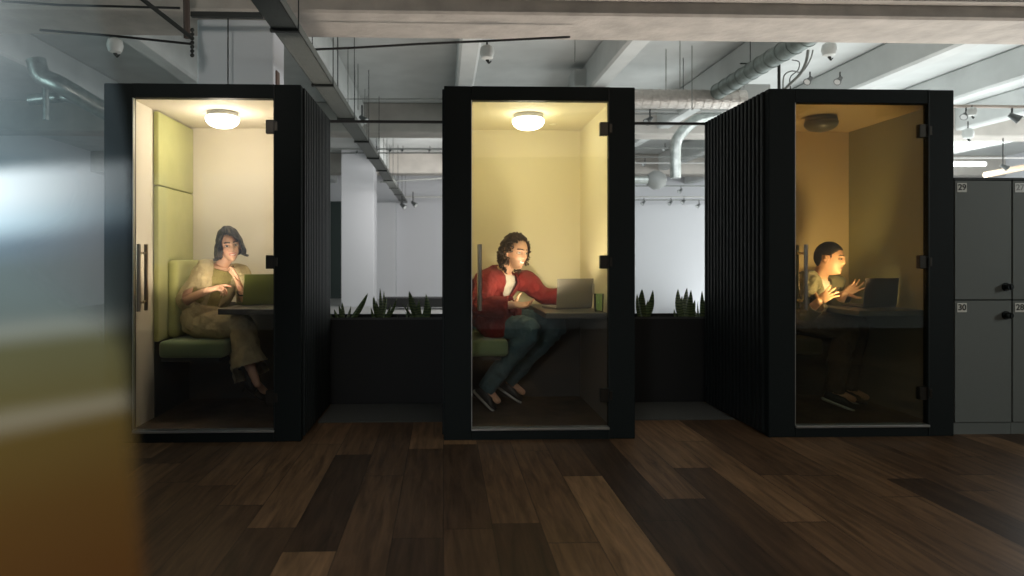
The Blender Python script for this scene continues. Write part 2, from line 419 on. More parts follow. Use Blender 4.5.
# ------------------------------------------------------------------ lockers
def text_mesh(s, size, mt, name, parent, loc, extr=.0008):
    cu = bpy.data.curves.new('txt', 'FONT'); cu.body = s; cu.size = size; cu.extrude = extr; cu.offset = size * .016; cu.align_x = 'CENTER'; cu.align_y = 'CENTER'
    o = bpy.data.objects.new('txt', cu); COL.objects.link(o)
    dg = bpy.context.evaluated_depsgraph_get(); me = bpy.data.meshes.new_from_object(o.evaluated_get(dg))
    bpy.data.objects.remove(o)
    me.transform(Matrix.Rotation(PI / 2, 4, 'X')); me.materials.clear(); me.materials.append(mt)
    p = bpy.data.objects.new(name, me); COL.objects.link(p); p.parent = parent; p.location = loc
    return p
def lockers(X, nums, lb):
    w = .395
    t = thing('locker_cabinet', lb, 'locker', (X, .03, 0), 0, 'grey staff lockers')
    b = NB(); box(b, 0, w, .02, .5, .08, 1.722, .002, 1); obj('carcass', b, LOCKD, t)
    b = NB(); box(b, 0, w, .012, .5, 0, .078); obj('plinth', b, LOCK, t)
    b = NB(); box(b, 0, w, 0, .5, 1.706, 1.722); obj('top_panel', b, LOCKD, t)
    for (z0, z1), num, kz in (((.905, 1.702), nums[0], .99), ((.082, .898), nums[1], .80)):
        b = NB(); box(b, .003, w - .004, 0, .019, z0, z1, .002, 1); d = obj('locker_door', b, LOCK, t)
        glared = num == '27'  # glare also washes out the ink colour of this number
        b = NB(); box(b, .016, .082, -.003, .0, z1 - .078, z1 - .016, .001, 1); pl = obj('number_plate', b, PLATE_GLARE if glared else PLATE, d)
        text_mesh(num, .056, mat('glared_ink', (.35, .36, .35), .5) if glared else INK, 'number', pl, (.049, -.0042, z1 - .0465))
        b = NB(); x = w - .045
        tube(b, [(x, .0, kz), (x, -.008, kz)], .028, 20); tube(b, [(x, -.008, kz), (x, -.03, kz)], [.016, .018], 20)
        tube(b, [(x, -.03, kz), (x, -.045, kz)], [.022, .020], 20); box(b, x - .004, x + .004, -.052, -.045, kz - .018, kz + .018)
        obj('knob', b, KNOB, d, True)
lockers(3.422, ('29', '30'), 'grey two door locker column numbered 29 and 30 beside the slatted booth')
lockers(3.82, ('27', '28'), 'grey two door locker column numbered 28 at the photo edge')

# ------------------------------------------------------------------ ceiling services
# cable tray
t = thing('cable_tray', 'long grey perforated cable tray running away under the ceiling above first booth', 'cable tray', (-1.185, 0, 2.9))
b = NB()
box(b, -.095, .095, -3.5, 16.3, 0, .004)
box(b, -.095, -.09, -3.5, 16.3, 0, .07); box(b, .09, .095, -3.5, 16.3, 0, .07)
for i in range(60):
    for x in (-.055, .0, .055): box(b, x - .006, x + .006, -3.0 + i * .15, -2.93 + i * .15, -.0015, .0)
obj('tray', b, TRAYM, t)
for i in range(12):
    y = -2.5 + i * 1.6
    b = NB(); box(b, -.108, .108, y, y + .04, -.022, -.002)
    for s in (-.102, .102): tube(b, [(s, y + .02, -.02), (s, y + .02, 1.04)], .005, 6)
    obj('hanger', b, DARKM, t)
b = NB()
for k in range(5):
    x = -.065 + k * .03
    tube(b, [(x + random.uniform(-.006, .006), -3.5 + j * 1.2, .016 + random.random() * .01) for j in range(17)], .011, 6)
obj('cable', b, CABLE, t)

# ducts
def duct(pts, r, m, name, lb, cat='duct', ringstep=.25, smooth=0, n=20, hangers=()):
    o0 = V(pts[0])
    t = thing(name, lb, cat, tuple(o0))
    b = NB(); P = [V(p) - o0 for p in pts]
    tube(b, P, r, n, smooth=smooth)
    obj('duct_pipe', b, m, t, True)
    for i in range(len(P) - 1):
        d = P[i + 1] - P[i]; L = d.length
        if L < ringstep or smooth: continue
        for k in range(1, int(L / ringstep) + 1):
            c = P[i] + d * (k * ringstep / L)
            if (c - P[i]).length > L: continue
            b = NB(); tube(b, [c - d.normalized() * .008, c + d.normalized() * .008], r * 1.05, n); obj('seam_ring', b, m, t, True)
    for h in hangers:
        b = NB(); c = V(h) - o0; tube(b, [c, c + V((0, 0, 3.95 - h[2]))], .005, 6); tube(b, [c - V((r + .02, 0, 0)), c + V((r + .02, 0, 0))], .008, 6); obj('hanger', b, DARKM, t)
    return t
duct([(3.72, 2.15, 3.45), (3.72, 4.65, 3.45)], .105, GALVD, 'air_duct', 'round galvanised duct running back from the beam above the slatted booth', hangers=[(3.72, 2.6, 3.55), (3.72, 3.7, 3.55)])
duct([(1.4, 4.82, 3.38), (4.15, 4.82, 3.38)], .13, FOIL, 'foil_duct', 'crinkled foil wrapped duct crossing behind the gap left of the slatted booth', 'duct', .12, hangers=[(2.2, 4.82, 3.5), (3.3, 4.82, 3.5)])
duct([(4.9, 7.2, 3.72), (4.40, 7.25, 3.60), (4.14, 7.3, 3.36), (4.06, 7.32, 3.15), (4.06, 7.32, 2.60)], .095, GALV, 'down_duct', 'silver duct dropping vertically toward the white partition wall', smooth=6)
t = thing('extract_fan', 'round grey fan housing at the foot of the dropping silver duct', 'fan', tuple(at(656, 180, 7.6)))
b = NB(); tube(b, [(-.15, 0, 0), (-.05, 0, 0), (.05, 0, 0), (.16, 0, 0)], [.10, .17, .17, .10], 24); obj('housing', b, mat('fan_grey', (.26, .27, .26), .5), t, True)
b = NB(); tube(b, [(-.9, 0, 0), (-.15, 0, 0)], .075, 16); obj('inlet', b, GALV, t, True)
# bend joining ducts left
duct([at(36, 60, 3.2), at(42, 76, 3.2), at(62, 86, 3.2), at(103, 110, 3.4), at(140, 128, 3.6)], .10, GALV, 'bent_duct', 'shiny bent duct behind the upper corner of the first booth', smooth=6)
duct([at(45, 74, 4.4), at(46, 100, 4.4), at(46, 120, 4.4)], .04, GALV, 'drop_pipe', 'thin pale pipe hanging below the shiny bent duct', 'pipe', 9, 0, 10)
duct([at(30, 100, 4.6), at(70, 98, 4.6), at(103, 112, 4.6), at(140, 120, 4.6)], .07, GALV, 'branch_duct', 'smaller silver duct under the shiny bent duct by the first booth', smooth=6)
# junction box below duct at right
b = NB(); p = at(752, 95, 5.0); box(b, p.x - .22, p.x + .22, 4.9, 5.3, p.z - .2, p.z + .13, .01, 1); tag(obj('vent_box', b, mat('box_grey', (.42, .43, .42), .6)), 'pale grey ventilation box at the end of the foil duct', 'vent box')
b = NB(); p = at(590, 78, 5.0); box(b, p.x - .22, p.x + .22, 5.0, 5.4, p.z - .12, p.z + .13, .01, 1); tag(obj('vent_box', b, mat('box_pale', (.5, .52, .51), .6)), 'pale box fixed up above the middle booth roof', 'vent box')
# dark pipes top left
def pipe(name, pts, r, m, lb, cat='pipe', smooth=0, n=8, group=None):
    b = NB(); tube(b, pts, r, n, smooth=smooth)
    c = V(pts[0]); return tag(obj(name, b, m, None, True, c), lb, cat, group)
pipe('steel_pipe', [at(128, -12, .8), at(160, 13, .95), at(192, 38, 1.15)], .018, DARKM, 'dark steel pipe slanting down to the column above the first booth')
pipe('drain_pipe', [at(186, -14, 1.25), at(187, 38, 1.25)], .028, mat('rust_pipe', (.07, .045, .035), .6), 'short brown vertical pipe beside the top of the near column', 'pipe')
b = NB(); p = at(190, 11, 1.3); q = at(262, 17, 1.3); box(b, p.x, q.x, 1.3, 1.35, q.z, p.z, .005, 1); tag(obj('steel_bracket', b, DARKM), 'dark steel bracket bar crossing the top of the near column', 'bracket')
b = NB(); p = at(191, 30, 1.3)
for i in range(7): ell(b, (p.x + .01, 1.3, p.z - i * .035), (.018, .01, .018), 8)
tag(obj('chain', b, DARKM), 'short dark chain hanging beside the near column', 'chain')
pipe('conduit_pipe', [at(228, 12, 1.5), at(228, 84, 1.5)], .006, DARKM, 'thin vertical conduit on the face of the near column')
b = NB(); p = at(279, 78, 1.75); box(b, -1.50, -1.485, 1.72, 1.82, p.z - .12, p.z + .06); tag(obj('junction_box', b, mat('box_brown', (.12, .07, .05), .6)), 'small brown junction box on the side of the near column', 'box')

# cables with projector housings
pipe('overhead_cable', [at(40, 30, 1.1), at(115, 36, 1.1), at(192, 44, 1.15)], .010, CABLE, 'black cable carrying a white spotlight above the first booth', 'cable')
pipe('overhead_cable', [at(2, 1, 1.2), at(60, 5, 1.2), at(180, 8, 1.25)], .010, CABLE, 'black cable along the beam above the first booth', 'cable')
pipe('overhead_cable', [at(300, 50, 1.7), at(350, 48, 1.7), at(420, 44, 1.7), at(487, 41, 1.7), at(570, 37, 1.7)], .011, CABLE, 'black cable carrying a white spotlight above the middle booth', 'cable')
def can_light(px, py, Y, lb, s=1.0, up=.12):
    c = at(px, py, Y)
    t = thing('spotlight', lb, 'spotlight', tuple(c), 0, 'ceiling spotlights')
    b = NB(); lathe(b, [(.035 * s, .07 * s), (.062 * s, .05 * s), (.07 * s, 0), (.055 * s, -.05 * s), (.03 * s, -.065 * s)], (0, 0, 0), 20); obj('housing', b, mat('white_can', (.62, .64, .62), .45), t, True)
    b = NB(); tube(b, [(0, 0, .06 * s), (0, 0, up + .0)], .008, 8); obj('stem', b, DARKM, t)
    b = NB(); tube(b, [(0, 0, -.06 * s), (.02 * s, 0, -.10 * s)], [.018 * s, .008 * s], 10); tube(b, [(.02 * s, 0, -.1 * s), (.04 * s, 0, -.075 * s)], .005, 6); obj('lamp_tip', b, DARKM, t)
can_light(115, 46, 1.1, 'white spotlight hanging above the upper edge of the first booth', .9, .08)
can_light(487, 53, 1.7, 'white spotlight hanging above the middle booth', .95, .10)
can_light(829, 50, 3.0, 'round white spotlight above the slatted booth beside the galvanised duct', 1.15, .10)
def track_spot(px, py, Y, lb, s=1.0, dirx=1, top=.12):
    c = at(px, py, Y)
    t = thing('track_spotlight', lb, 'spotlight', tuple(c), 0, 'track spotlights')
    b = NB(); tube(b, [(0, 0, top), (0, 0, .0)], .009 * s, 8); obj('stem', b, DARKM, t)
    d = V((.7 * dirx, -.4, -.6)).normalized()
    b = NB(); tube(b, [V((0, 0, 0)) - d * .03 * s, d * .04 * s, d * .075 * s], [.022 * s, .035 * s, .045 * s], 14); obj('head', b, mat('spot_grey', (.12, .13, .13), .35, .5), t, True)
    b = NB(); tube(b, [d * .070 * s, d * .078 * s], .036 * s, 14); obj('lens', b, mat('spot_lens', (.7, .72, .72), .2), t, True)
pipe('track_rail', [at(944, 106, 3.8), at(1040, 107, 3.8)], .02, mat('track_tan', (.45, .38, .33), .5), 'tan lighting track above the grey lockers', 'track')
track_spot(1012, 116, 3.8, 'small dark track spotlight above locker column 28', 1.25, 1, .11)
track_spot(966, 114, 3.8, 'small spotlight on the track above locker column 29', 1.0, -1, .1)
can_light(972, 112, 3.7, 'frosted white spotlight on the track above locker column 29', .8, .08)
can_light(968, 134, 6.0, 'white spotlight further back above the grey lockers', 1.2, .2)
track_spot(1003, 166, 7.5, 'tiny spotlight hanging low behind the grey lockers', 1.2, 1, .5)
track_spot(810, 79, 3.0, 'tiny dark spotlight over the roof of the slatted booth beside the cables', .9, -1, .08)
track_spot(840, 79, 3.0, 'tiny dark spotlight above the middle of the slatted booth roof', .9, -1, .08)
for px, py, Y in ((357, 152, 9), (377, 150, 9), (391, 150, 9), (403, 150, 9), (430, 150, 9)):
    track_spot(px, py, Y, 'one of a row of tiny fittings on the far pipe between the first two booths', .55, -1, .08)
track_spot(362, 118, 6, 'round dark spotlight under the long cable tray', 1.3, 1, .2)
track_spot(402, 205, 14, 'small fitting at the far end of the cable tray', 1.6, 1, .3); track_spot(413, 203, 14, 'small fitting near the far white wall beside the cable tray end', 1.6, 1, .3)
track_spot(650, 119, 6, 'small dark spotlight just right of the middle booth roof', 1.3, -1, .25)
for px, py, lb in ((665, 148, 'tiny fitting on the pipe beside the dropping duct'), (645, 163, 'tiny fitting on the pipe close to the middle booth'), (681, 190, 'tiny fitting hanging above the partition wall under the duct'), (644, 202, 'leftmost tiny fitting on the lowest pipe over the partition'), (671, 202, 'second tiny fitting on the lowest pipe over the partition'), (684, 201, 'third tiny fitting on the lowest pipe over the partition'), (699, 205, 'tiny fitting on the lowest pipe touching the slatted booth edge')):
    track_spot(px, py, 9.2, lb, .9, -1, .1)
pipe('vertical_pipe', [at(375.5, 302, 13.6), at(375.5, 166, 13.6)], .035, DARKM, 'dark vertical pipe at the right edge of the wide far column')
# horizontal conduits
k = 0
CON = mat('conduit_grey', (.22, .23, .22), .5); CON2 = mat('conduit_white', (.5, .5, .49), .5)
for y_px, Y, xa, xb, r, m, lb in (
    (99, 5.0, 340, 446, .007, CON, 'thin grey conduit crossing just above the black rail between first two booths'),
    (149, 9, 325, 446, .018, CON2, 'pale conduit with small fittings between the first two booths'),
    (153, 9.4, 325, 446, .012, CON, 'thin grey conduit under the pale conduit between first two booths'),
    (180, 12, 380, 446, .02, CON, 'grey pipe sloping across the far ceiling by the middle booth'),
    (197, 15, 400, 446, .03, CON2, 'pale pipe along the top of the far white wall'),
    (111, 6.5, 632, 760, .02, CON2, 'pale conduit right under the foil duct'),
    (114, 6.5, 632, 760, .010, CON, 'thin grey conduit under the foil duct'),
    (148, 9, 632, 710, .014, CON, 'grey pipe crossing halfway down the dropping duct'),
    (157, 9, 632, 710, .010, CON, 'thin grey pipe crossing the lower part of the dropping duct'),
    (163, 9, 632, 710, .012, CON2, 'pale pipe crossing level with the fan housing'),
    (186, 9.2, 632, 710, .012, CON, 'grey pipe crossing just under the fan housing'),
    (197, 9.2, 632, 710, .016, CON2, 'pale pipe above the partition with hanging fittings'),
    (200, 9.2, 632, 710, .010, CON, 'lowest thin pipe above the white partition'),
    (158, 8, 944, 1040, .015, CON2, 'pale pipe behind the grey lockers'),
    (164, 9, 944, 985, .05, CON2, 'thick pale pipe behind the grey lockers'),
):
    pipe('ceiling_conduit', [at(xa, y_px + (2 if y_px == 180 else 0), Y), at(xb, y_px - (2 if y_px == 180 else 0), Y)], r, m, lb, 'conduit')
for px, y0, y1, Y in ((326, 38, 85, 4), (338, 40, 100, 4), (348, 50, 122, 4.5), (358, 70, 110, 5), (365, 95, 130, 6), (575, 38, 62, 4), (680, 46, 88, 4), (666, 55, 90, 4), (692, 40, 110, 4.3), (744, 60, 88, 4.3)):
    pipe('hanger_rod', [at(px, y0 - 6, Y), at(px, y1, Y)], .006, CON, 'thin vertical hanger rod below the ceiling', 'rod', group='thin hanger rods')
# timber strip right
b = NB(); p = at(985, 175, 9); q = at(1050, 162, 9); tube(b, [p, q], .06, 8); tag(obj('timber_rail', b, mat('tan_wood', (.5, .38, .27), .6)), 'tan timber rail sloping behind the top of the grey lockers', 'rail')
# cluster of loose cables near duct
pipe('loose_cable', [at(808, 50, 3.0), at(806, 62, 3.0), at(800, 74, 3.0), at(790, 84, 3.0), at(782, 92, 3)], .016, CON, 'thick grey cable curving down behind the slatted booth roof', 'cable', 5)
pipe('loose_cable', [at(783, 90, 3.1), at(784, 76, 3.1), at(792, 71, 3.1), at(802, 72, 3.1), at(810, 60, 3.1), at(813, 50, 3.1)], .008, CON, 'thin grey looped cable above the slatted booth roof', 'cable', 5)
pipe('loose_cable', [at(792, 60, 3.2), at(799, 62, 3.2), at(798, 70, 3.2), at(790, 78, 3.2), at(791, 92, 3.2)], .006, CABLE, 'fine black cable hanging among the grey cables near the duct', 'cable', 5)
pipe('support_post', [at(779, 18, 3.3), at(779, 96, 3.3)], .018, DARKM, 'dark vertical post behind the slatted booth roof', 'post')

# ------------------------------------------------------------------ people
def finish(name, bm, voxel, m, parent, smooth_it=2, cut=None, thick=0, disp=None, decimate=None, color=None):
    """union of overlapping closed pieces -> one continuous surface"""
    bmesh.ops.recalc_face_normals(bm, faces=bm.faces[:])
    me = bpy.data.meshes.new('tmp'); bm.to_mesh(me); bm.free()
    o = bpy.data.objects.new('tmp', me); COL.objects.link(o)
    r = o.modifiers.new('r', 'REMESH'); r.mode = 'VOXEL'; r.voxel_size = voxel
    if smooth_it:
        s = o.modifiers.new('s', 'SMOOTH'); s.factor = .5; s.iterations = smooth_it
    dg = bpy.context.evaluated_depsgraph_get(); me2 = bpy.data.meshes.new_from_object(o.evaluated_get(dg))
    bpy.data.objects.remove(o)
    b = bmesh.new(); b.from_mesh(me2)
    if disp:
        b.normal_update()
        for v, d in [(v, disp(v.co)) for v in b.verts]: v.co += v.normal * d
    if cut:
        dead = [v for v in b.verts if cut(v.co)]
        bmesh.ops.delete(b, geom=dead, context='VERTS')
    if thick:
        b.to_mesh(me2); b.free()
        o = bpy.data.objects.new('tmp', me2); COL.objects.link(o)
        s = o.modifiers.new('s', 'SOLIDIFY'); s.thickness = thick; s.offset = 1
        dg = bpy.context.evaluated_depsgraph_get(); me3 = bpy.data.meshes.new_from_object(o.evaluated_get(dg))
        bpy.data.objects.remove(o); me2 = me3
        b = bmesh.new(); b.from_mesh(me2)
    me2.name = name
    b.to_mesh(me2); b.free()
    for p in me2.polygons: p.use_smooth = True
    if color:
        ca = me2.color_attributes.new('tint', 'FLOAT_COLOR', 'POINT')
        for i, v in enumerate(me2.vertices): ca.data[i].color = (*color(v.co), 1)
    me2.materials.clear(); me2.materials.append(m)
    ob = bpy.data.objects.new(name, me2); COL.objects.link(ob)
    if parent is not None:
        # geometry is in world space: shift into the root's frame
        me2.transform(Matrix.Translation(-V(parent.location)) if parent.parent is None else Matrix.Translation(-V(parent.parent.location)))
        ob.parent = parent
    return ob

def skin_mat():
    m = bpy.data.materials.new('skin'); m.use_nodes = True; nt = m.node_tree; b = nt.nodes['Principled BSDF']
    a = nt.nodes.new('ShaderNodeAttribute'); a.attribute_name = 'tint'
    nt.links.new(a.outputs['Color'], b.inputs['Base Color']); b.inputs['Roughness'].default_value = .5
    b.inputs['Subsurface Weight'].default_value = .08; b.inputs['Subsurface Radius'].default_value = (.01, .004, .002)
    return m
SKIN = skin_mat()
EYEW = mat('eye_white', (.75, .72, .68), .2); IRIS = mat('iris_dark', (.02, .012, .008), .15)

def sstep(a, b_, x):
    t = max(0, min(1, (x - a) / (b_ - a))); return t * t * (3 - 2 * t)
def head_pt(d, fem=0):
    x, y, z = d
    w = .074 - .003 * fem; dep = .094 if y > 0 else .100; h = .118
    if z < 0:
        t = -z
        w *= 1 - (.34 + .06 * fem) * t ** 1.6
        if y < 0: dep *= 1 - .45 * t ** 1.2
        else: dep *= (1 - .06 * t) * (1 + .50 * (t / .85) ** 4)
    # boxier than an ellipsoid
    k = 1 + .06 * (abs(x) * abs(z) + abs(y) * abs(z))
    p = V((x * w * k, y * dep * k, z * h))
    if y > 0:
        g = lambda cx, cz, sx, sz: math.exp(-((p.x - cx) / sx) ** 2 - ((p.z - cz) / sz) ** 2)
        gs = lambda cx, cz, sx, sz: g(cx, cz, sx, sz) + g(-cx, cz, sx, sz)
        dy = 0
        dy += .006 * g(0, .008, .010, .022) + .013 * g(0, -.012, .0085, .016) + .015 * g(0, -.028, .0115, .0105) + .006 * gs(.012, -.032, .007, .007)
        dy += .006 * g(0, .026, .045, .010) - .013 * gs(.031, .004, .016, .013)
        dy += .004 * gs(.045, -.025, .018, .018)
        dy += .006 * g(0, -.055, .020, .006) + .007 * g(0, -.068, .018, .006) - .005 * g(0, -.0615, .02, .0025) - .004 * g(0, -.079, .022, .006)
        dy += .009 * g(0, -.098, .022, .014)
        p.y += dy * (1 if y > .2 else y / .2)
    return p

def person(label, J, fem, skin, hairfn, look, spec):
    """J joints in world space; look = (forward, up) of the head"""
    root = thing('person', label, 'person', tuple(V((J['pelvis'].x, J['pelvis'].y, 0.07))))
    fwd = V(look[0]).normalized(); up = V(look[1]); up = (up - fwd * up.dot(fwd)).normalized(); rt = fwd.cross(up).normalized()
    HM = Matrix((rt, fwd, up)).transposed()
    hc = J['head']; hs = spec.get('hs', 1.0)
    side_s = (J['shR'] - J['shL']).normalized(); side_h = V(spec['hipside']).normalized()
    neck = J['neck']; pel = J['pelvis']; spine = (neck - pel)
    upv = spine.normalized()
    def fr(side, u=upv):
        s = (side - u * side.dot(u)).normalized(); return s, u.cross(s).normalized()
    mid = (J['shR'] + J['shL']) / 2
    def torso(bm, g=0, lo=0.0, wide=1.0):
        sw = (J['shR'] - J['shL']).length / 2
        secs = []
        for t, a, d_, mixv in ((-.16 - lo, .150, .105, 0), (-.05, .165, .118, 0), (.08, .160, .115, .2), (.25, .138, .100, .4), (.45, .142, .105, .7), (.65, .160, .115, 1), (.80, .160, .110, 1), (.88, .150, .095, 1), (.95, .110, .075, 1), (1.02, .062, .06, 1)):
            a *= wide * (.94 if fem else 1.03); 
            s = side_h.lerp(side_s, mixv).normalized()
            s1, f1 = fr(s)
            bow = V(spec.get('bow', (0, 0, 0))) * (4 * max(t, 0) * (1 - max(min(t, 1), 0)))
            c = pel + spine * t + bow
            secs.append((c, a + g, d_ + g * 1.0, s1, f1))
        rings(bm, secs, 28)
        tube(bm, [J['shR'] + (mid - J['shR']) * .25, J['shR'], J['shR'].lerp(J['elR'], .12)], [.058 + g, .056 + g, .052 + g], 14, rounded=True)
        tube(bm, [J['shL'] + (mid - J['shL']) * .25, J['shL'], J['shL'].lerp(J['elL'], .12)], [.056 + g, .050 + g, .046 + g], 14, rounded=True)
    def arm(bm, s, g=0, end=1.0, r=(.050, .043, .036, .027)):
        a, e, w = J['sh' + s], J['el' + s], J['wr' + s]
        k = .9 if fem else 1.0
        pts = [a, a.lerp(e, .5), e, e.lerp(w, .35), w]; rs = [r[0] * k + g, r[1] * k + g, r[2] * k + g + .002, r[2] * k + g, r[3] * k + g * .9]
        if end < 1: pts[-1] = e.lerp(w, end); rs[-1] = rs[-1] + .006; pts[3] = e.lerp(w, end * .5)
        tube(bm, pts, rs, 16, rounded=True, smooth=3)
    def hand(bm, wr, d, n, ts, curl, spread=.12, s=1.0, thumb=(.55, .75, .25)):
        """d: towards fingers, n: out of the palm, ts: +1/-1 thumb side along d x n"""
        d = V(d).normalized(); n = V(n); n = (n - d * n.dot(d)).normalized(); l = d.cross(n).normalized() * ts
        L = .092 * s
        rings(bm, [(wr - d * .015, .024 * s, .017 * s, l, n), (wr + d * .012, .027 * s, .016 * s, l, n), (wr + d * L * .45, .038 * s, .017 * s, l, n), (wr + d * L * .8, .041 * s, .014 * s, l, n), (wr + d * L * 1.0, .036 * s, .010 * s, l, n)], 14)
        for k, (off, ln) in enumerate(((.029, .074), (.010, .083), (-.010, .077), (-.028, .060))):
            c = curl[k] if hasattr(curl, '__len__') else curl
            p = wr + d * L * (.90 if k else .88) + l * off * s
            ang = 0; dd = (d + l * (off / .03) * spread).normalized(); pts = [p - dd * .02 * s, p]; 
            for q, fr_ in enumerate((.45, .30, .25)):
                ang += c * (1.0 if q else .8)
                v = dd * math.cos(ang) + n * math.sin(ang)
                p = p + v * ln * fr_ * s; pts.append(p)
            tube(bm, pts, [.0095 * s, .0092 * s, .0086 * s, .0078 * s, .0066 * s], 10, rounded=True)
        tb = wr + d * .022 * s + l * .026 * s
        t1 = (d * thumb[0] + l * thumb[1] + n * thumb[2]).normalized(); t2 = (t1 + d * .5 + n * .15).normalized()
        tube(bm, [tb - t1 * .012, tb + t1 * .028 * s, tb + t1 * .058 * s, tb + t1 * .058 * s + t2 * .028 * s], [.014 * s, .0125 * s, .0098 * s, .0075 * s], 10, rounded=True)
    def leg(bm, s, g=0, r=(.082, .060, .048, .036), end=1.0, hem=None):
        h, k_, a = J['hip' + s], J['kn' + s], J['an' + s]
        if hem:
            pts = [h, h.lerp(k_, .5), k_, k_.lerp(a, .5), k_.lerp(a, end)]; rs = [r[0] + g, r[0] * .85 + g, r[1] + g + .005, hem[0], hem[1]]
        else:
            pts = [h, h.lerp(k_, .5), k_, k_.lerp(a, .3), k_.lerp(a, end)]; rs = [r[0] + g, r[0] * .86 + g, r[1] + g, r[2] + g + .004, r[3] + g]
        tube(bm, pts, rs, 18, rounded=True, smooth=4)
    # ---- body
    bm = NB()
    torso(bm)
    for s in 'RL':
        arm(bm, s); leg(bm, s)
        f0 = J['an' + s]; ft = J['toe' + s]
        tube(bm, [f0, f0.lerp(ft, .35) , ft.lerp(f0, .1)], [.034, .033, .024], 12, rounded=True)
        hand(bm, J['wr' + s], *spec['hand' + s][0], **spec['hand' + s][1])
    hb = hc + HM @ V((0, -.02, -.05)) * hs
    tube(bm, [neck - upv * .05, neck, neck.lerp(hb, .6), hb], [.064 - .006 * fem, .056 - .006 * fem, .053 - .006 * fem, .052 - .004 * fem], 18, rounded=True, smooth=3)
    n1, n2 = 56, 44
    R = []
    for j in range(1, n2):
        a = PI * j / n2
        R.append([bm.verts.new(hc + HM @ (head_pt((math.sin(a) * math.cos(2 * PI * i / n1), math.sin(a) * math.sin(2 * PI * i / n1), math.cos(a)), fem) * hs)) for i in range(n1)])
    for j in range(len(R) - 1):
        for i in range(n1):
            i2 = (i + 1) % n1; bm.faces.new((R[j][i], R[j][i2], R[j + 1][i2], R[j + 1][i]))
    bm.faces.new(R[0]); bm.faces.new(R[-1][::-1])
    for sx in (-1, 1):
        rot = HM @ Matrix.Rotation(sx * -.35, 3, 'Z')
        ell(bm, hc + HM @ (V((sx * .078, -.008, -.008)) * hs), (.009 * hs, .021 * hs, .034 * hs), 14, rot)
        ell(bm, hc + HM @ (V((sx * .086, -.016, .006)) * hs), (.007 * hs, .016 * hs, .024 * hs), 12, rot)
    HI = HM.inverted()
    lip = spec.get('lip', (.45, .10, .08)); brow = spec.get('brow', (.05, .03, .02)); smile = spec.get('smile', 0); beard = spec.get('beard', 0)
    def tint(co):
        q = (HI @ (co - hc)) / hs
        c = V(skin)
        if q.length < .16 and q.y > .02:
            ax = abs(q.x)
            red = math.exp(-((ax - .042) / .018) ** 2 - ((q.z + .03) / .016) ** 2) * .3
            c = c.lerp(V((skin[0] * 1.0, skin[1] * .62, skin[2] * .55)), red)
            if beard and q.z < -.035:
                bz = sstep(-.035, -.055, q.z) if ax < .05 else sstep(-.02, -.05, q.z)
                if not (ax < .022 and -.074 < q.z < -.05): c = c.lerp(V((.12, .055, .025)), beard * bz)
            bzc = .026 + .004 * math.cos((ax - .03) / .016)
            if .010 < ax < .050 and abs(q.z - bzc) < .0048: c = V(brow)
            cz = -.0620 + smile * 14 * q.x * q.x
            if ax < .026 and abs(q.z - cz) < .0095 * (1 - (ax / .028) ** 2) ** .5 + .001: c = V(lip)
            if smile and ax < .020 and abs(q.z - cz) < .0045 * (1 - (ax / .0205) ** 2) ** .5: c = V((.80, .76, .70))
            elif not smile and ax < .022 and abs(q.z - cz) < .0012: c = V(lip) * .35
            if abs(ax - .031) < .019 and abs(q.z - .004) < .0105: c = c.lerp(V((skin[0] * .45, skin[1] * .35, skin[2] * .3)), .55)
        return tuple(c)
    body = finish('body', bm, .0036, SKIN, root, 2, color=tint)
    off = V(root.location)
    for sx in (-1, 1):
        e = hc + HM @ (V((sx * .031, .0755, .004)) * hs)
        b = NB(); ell(b, e - off, (.0125 * hs, .0110 * hs, .0082 * hs), 14, HM); ey = obj('eye', b, EYEW, body, True)
        b = NB(); ell(b, e - off + HM @ V((spec.get('gaze', 0) , .0085, 0)) * hs, (.0058 * hs, .0045 * hs, .0058 * hs), 12, HM); obj('iris', b, IRIS, ey, True)
    # ---- hair
    hairfn(root, hc, HM, hs)
    # ---- clothes
    s_, f_ = fr(side_s)
    front = V(f_)
    if front.dot(V(spec['front'])) < 0: front = -front
    def tl(co):      # torso coordinates: height 0..1, lateral, forward
        q = co - pel; h = q.dot(upv) / spine.length
        return h, q.dot(s_), q.dot(front)
    def fold(amp, sc=8):
        def f(co):
            q = co + V((spec['seed'], 0, 0)); wv = V((noise.noise(q * 4), noise.noise(q * 4 + V((7, 0, 0))), noise.noise(q * 4 + V((0, 7, 0))))) * .10
            r = 1 - abs(noise.noise((q + wv) * 11)) * 3.2
            return amp * (.8 * noise.noise(q * sc) + .65 * max(r, -.6) * abs(noise.noise(q * 3.1)) * 2)
        return f
    # inner shirt
    bm = NB(); torso(bm, .008)
    finish('t_shirt', bm, .007, spec['shirt_mat'], root, 2, cut=lambda co: tl(co)[0] > (.98 if tl(co)[2] > 0 else 1.0) or (co - neck).length < .056, thick=.003)
    # jacket
    bm = NB(); torso(bm, .020, spec.get('jlo', .02), 1.02)
    if spec.get('tail'):
        for s in 'RL': tube(bm, [J['hip' + s] , J['hip' + s].lerp(J['kn' + s], spec['tail'])], [.115, .108], 18, rounded=True)
    E = spec.get('sleeve', 1.0)
    for s in 'RL': arm(bm, s, .019, E, (.052, .047, .041, .033))
    # collar roll
    cpts = []
    for k in range(15):
        a = -PI * .82 + k * (2 * PI * .82) / 14
        cpts.append(neck + upv * (.005 - .05 * (1 + math.cos(a + PI)) / 2 * -1 * .2) + (s_ * math.sin(a) + -front * math.cos(a)) * .075 - upv * (.045 * (1 - math.cos(a)) / 2))
    tube(bm, cpts, .017, 8, rounded=True)
    jl = V(spec.get('jopen', (.022, .085)))if False else spec.get('jopen', (.022, .085))
    cuts = []
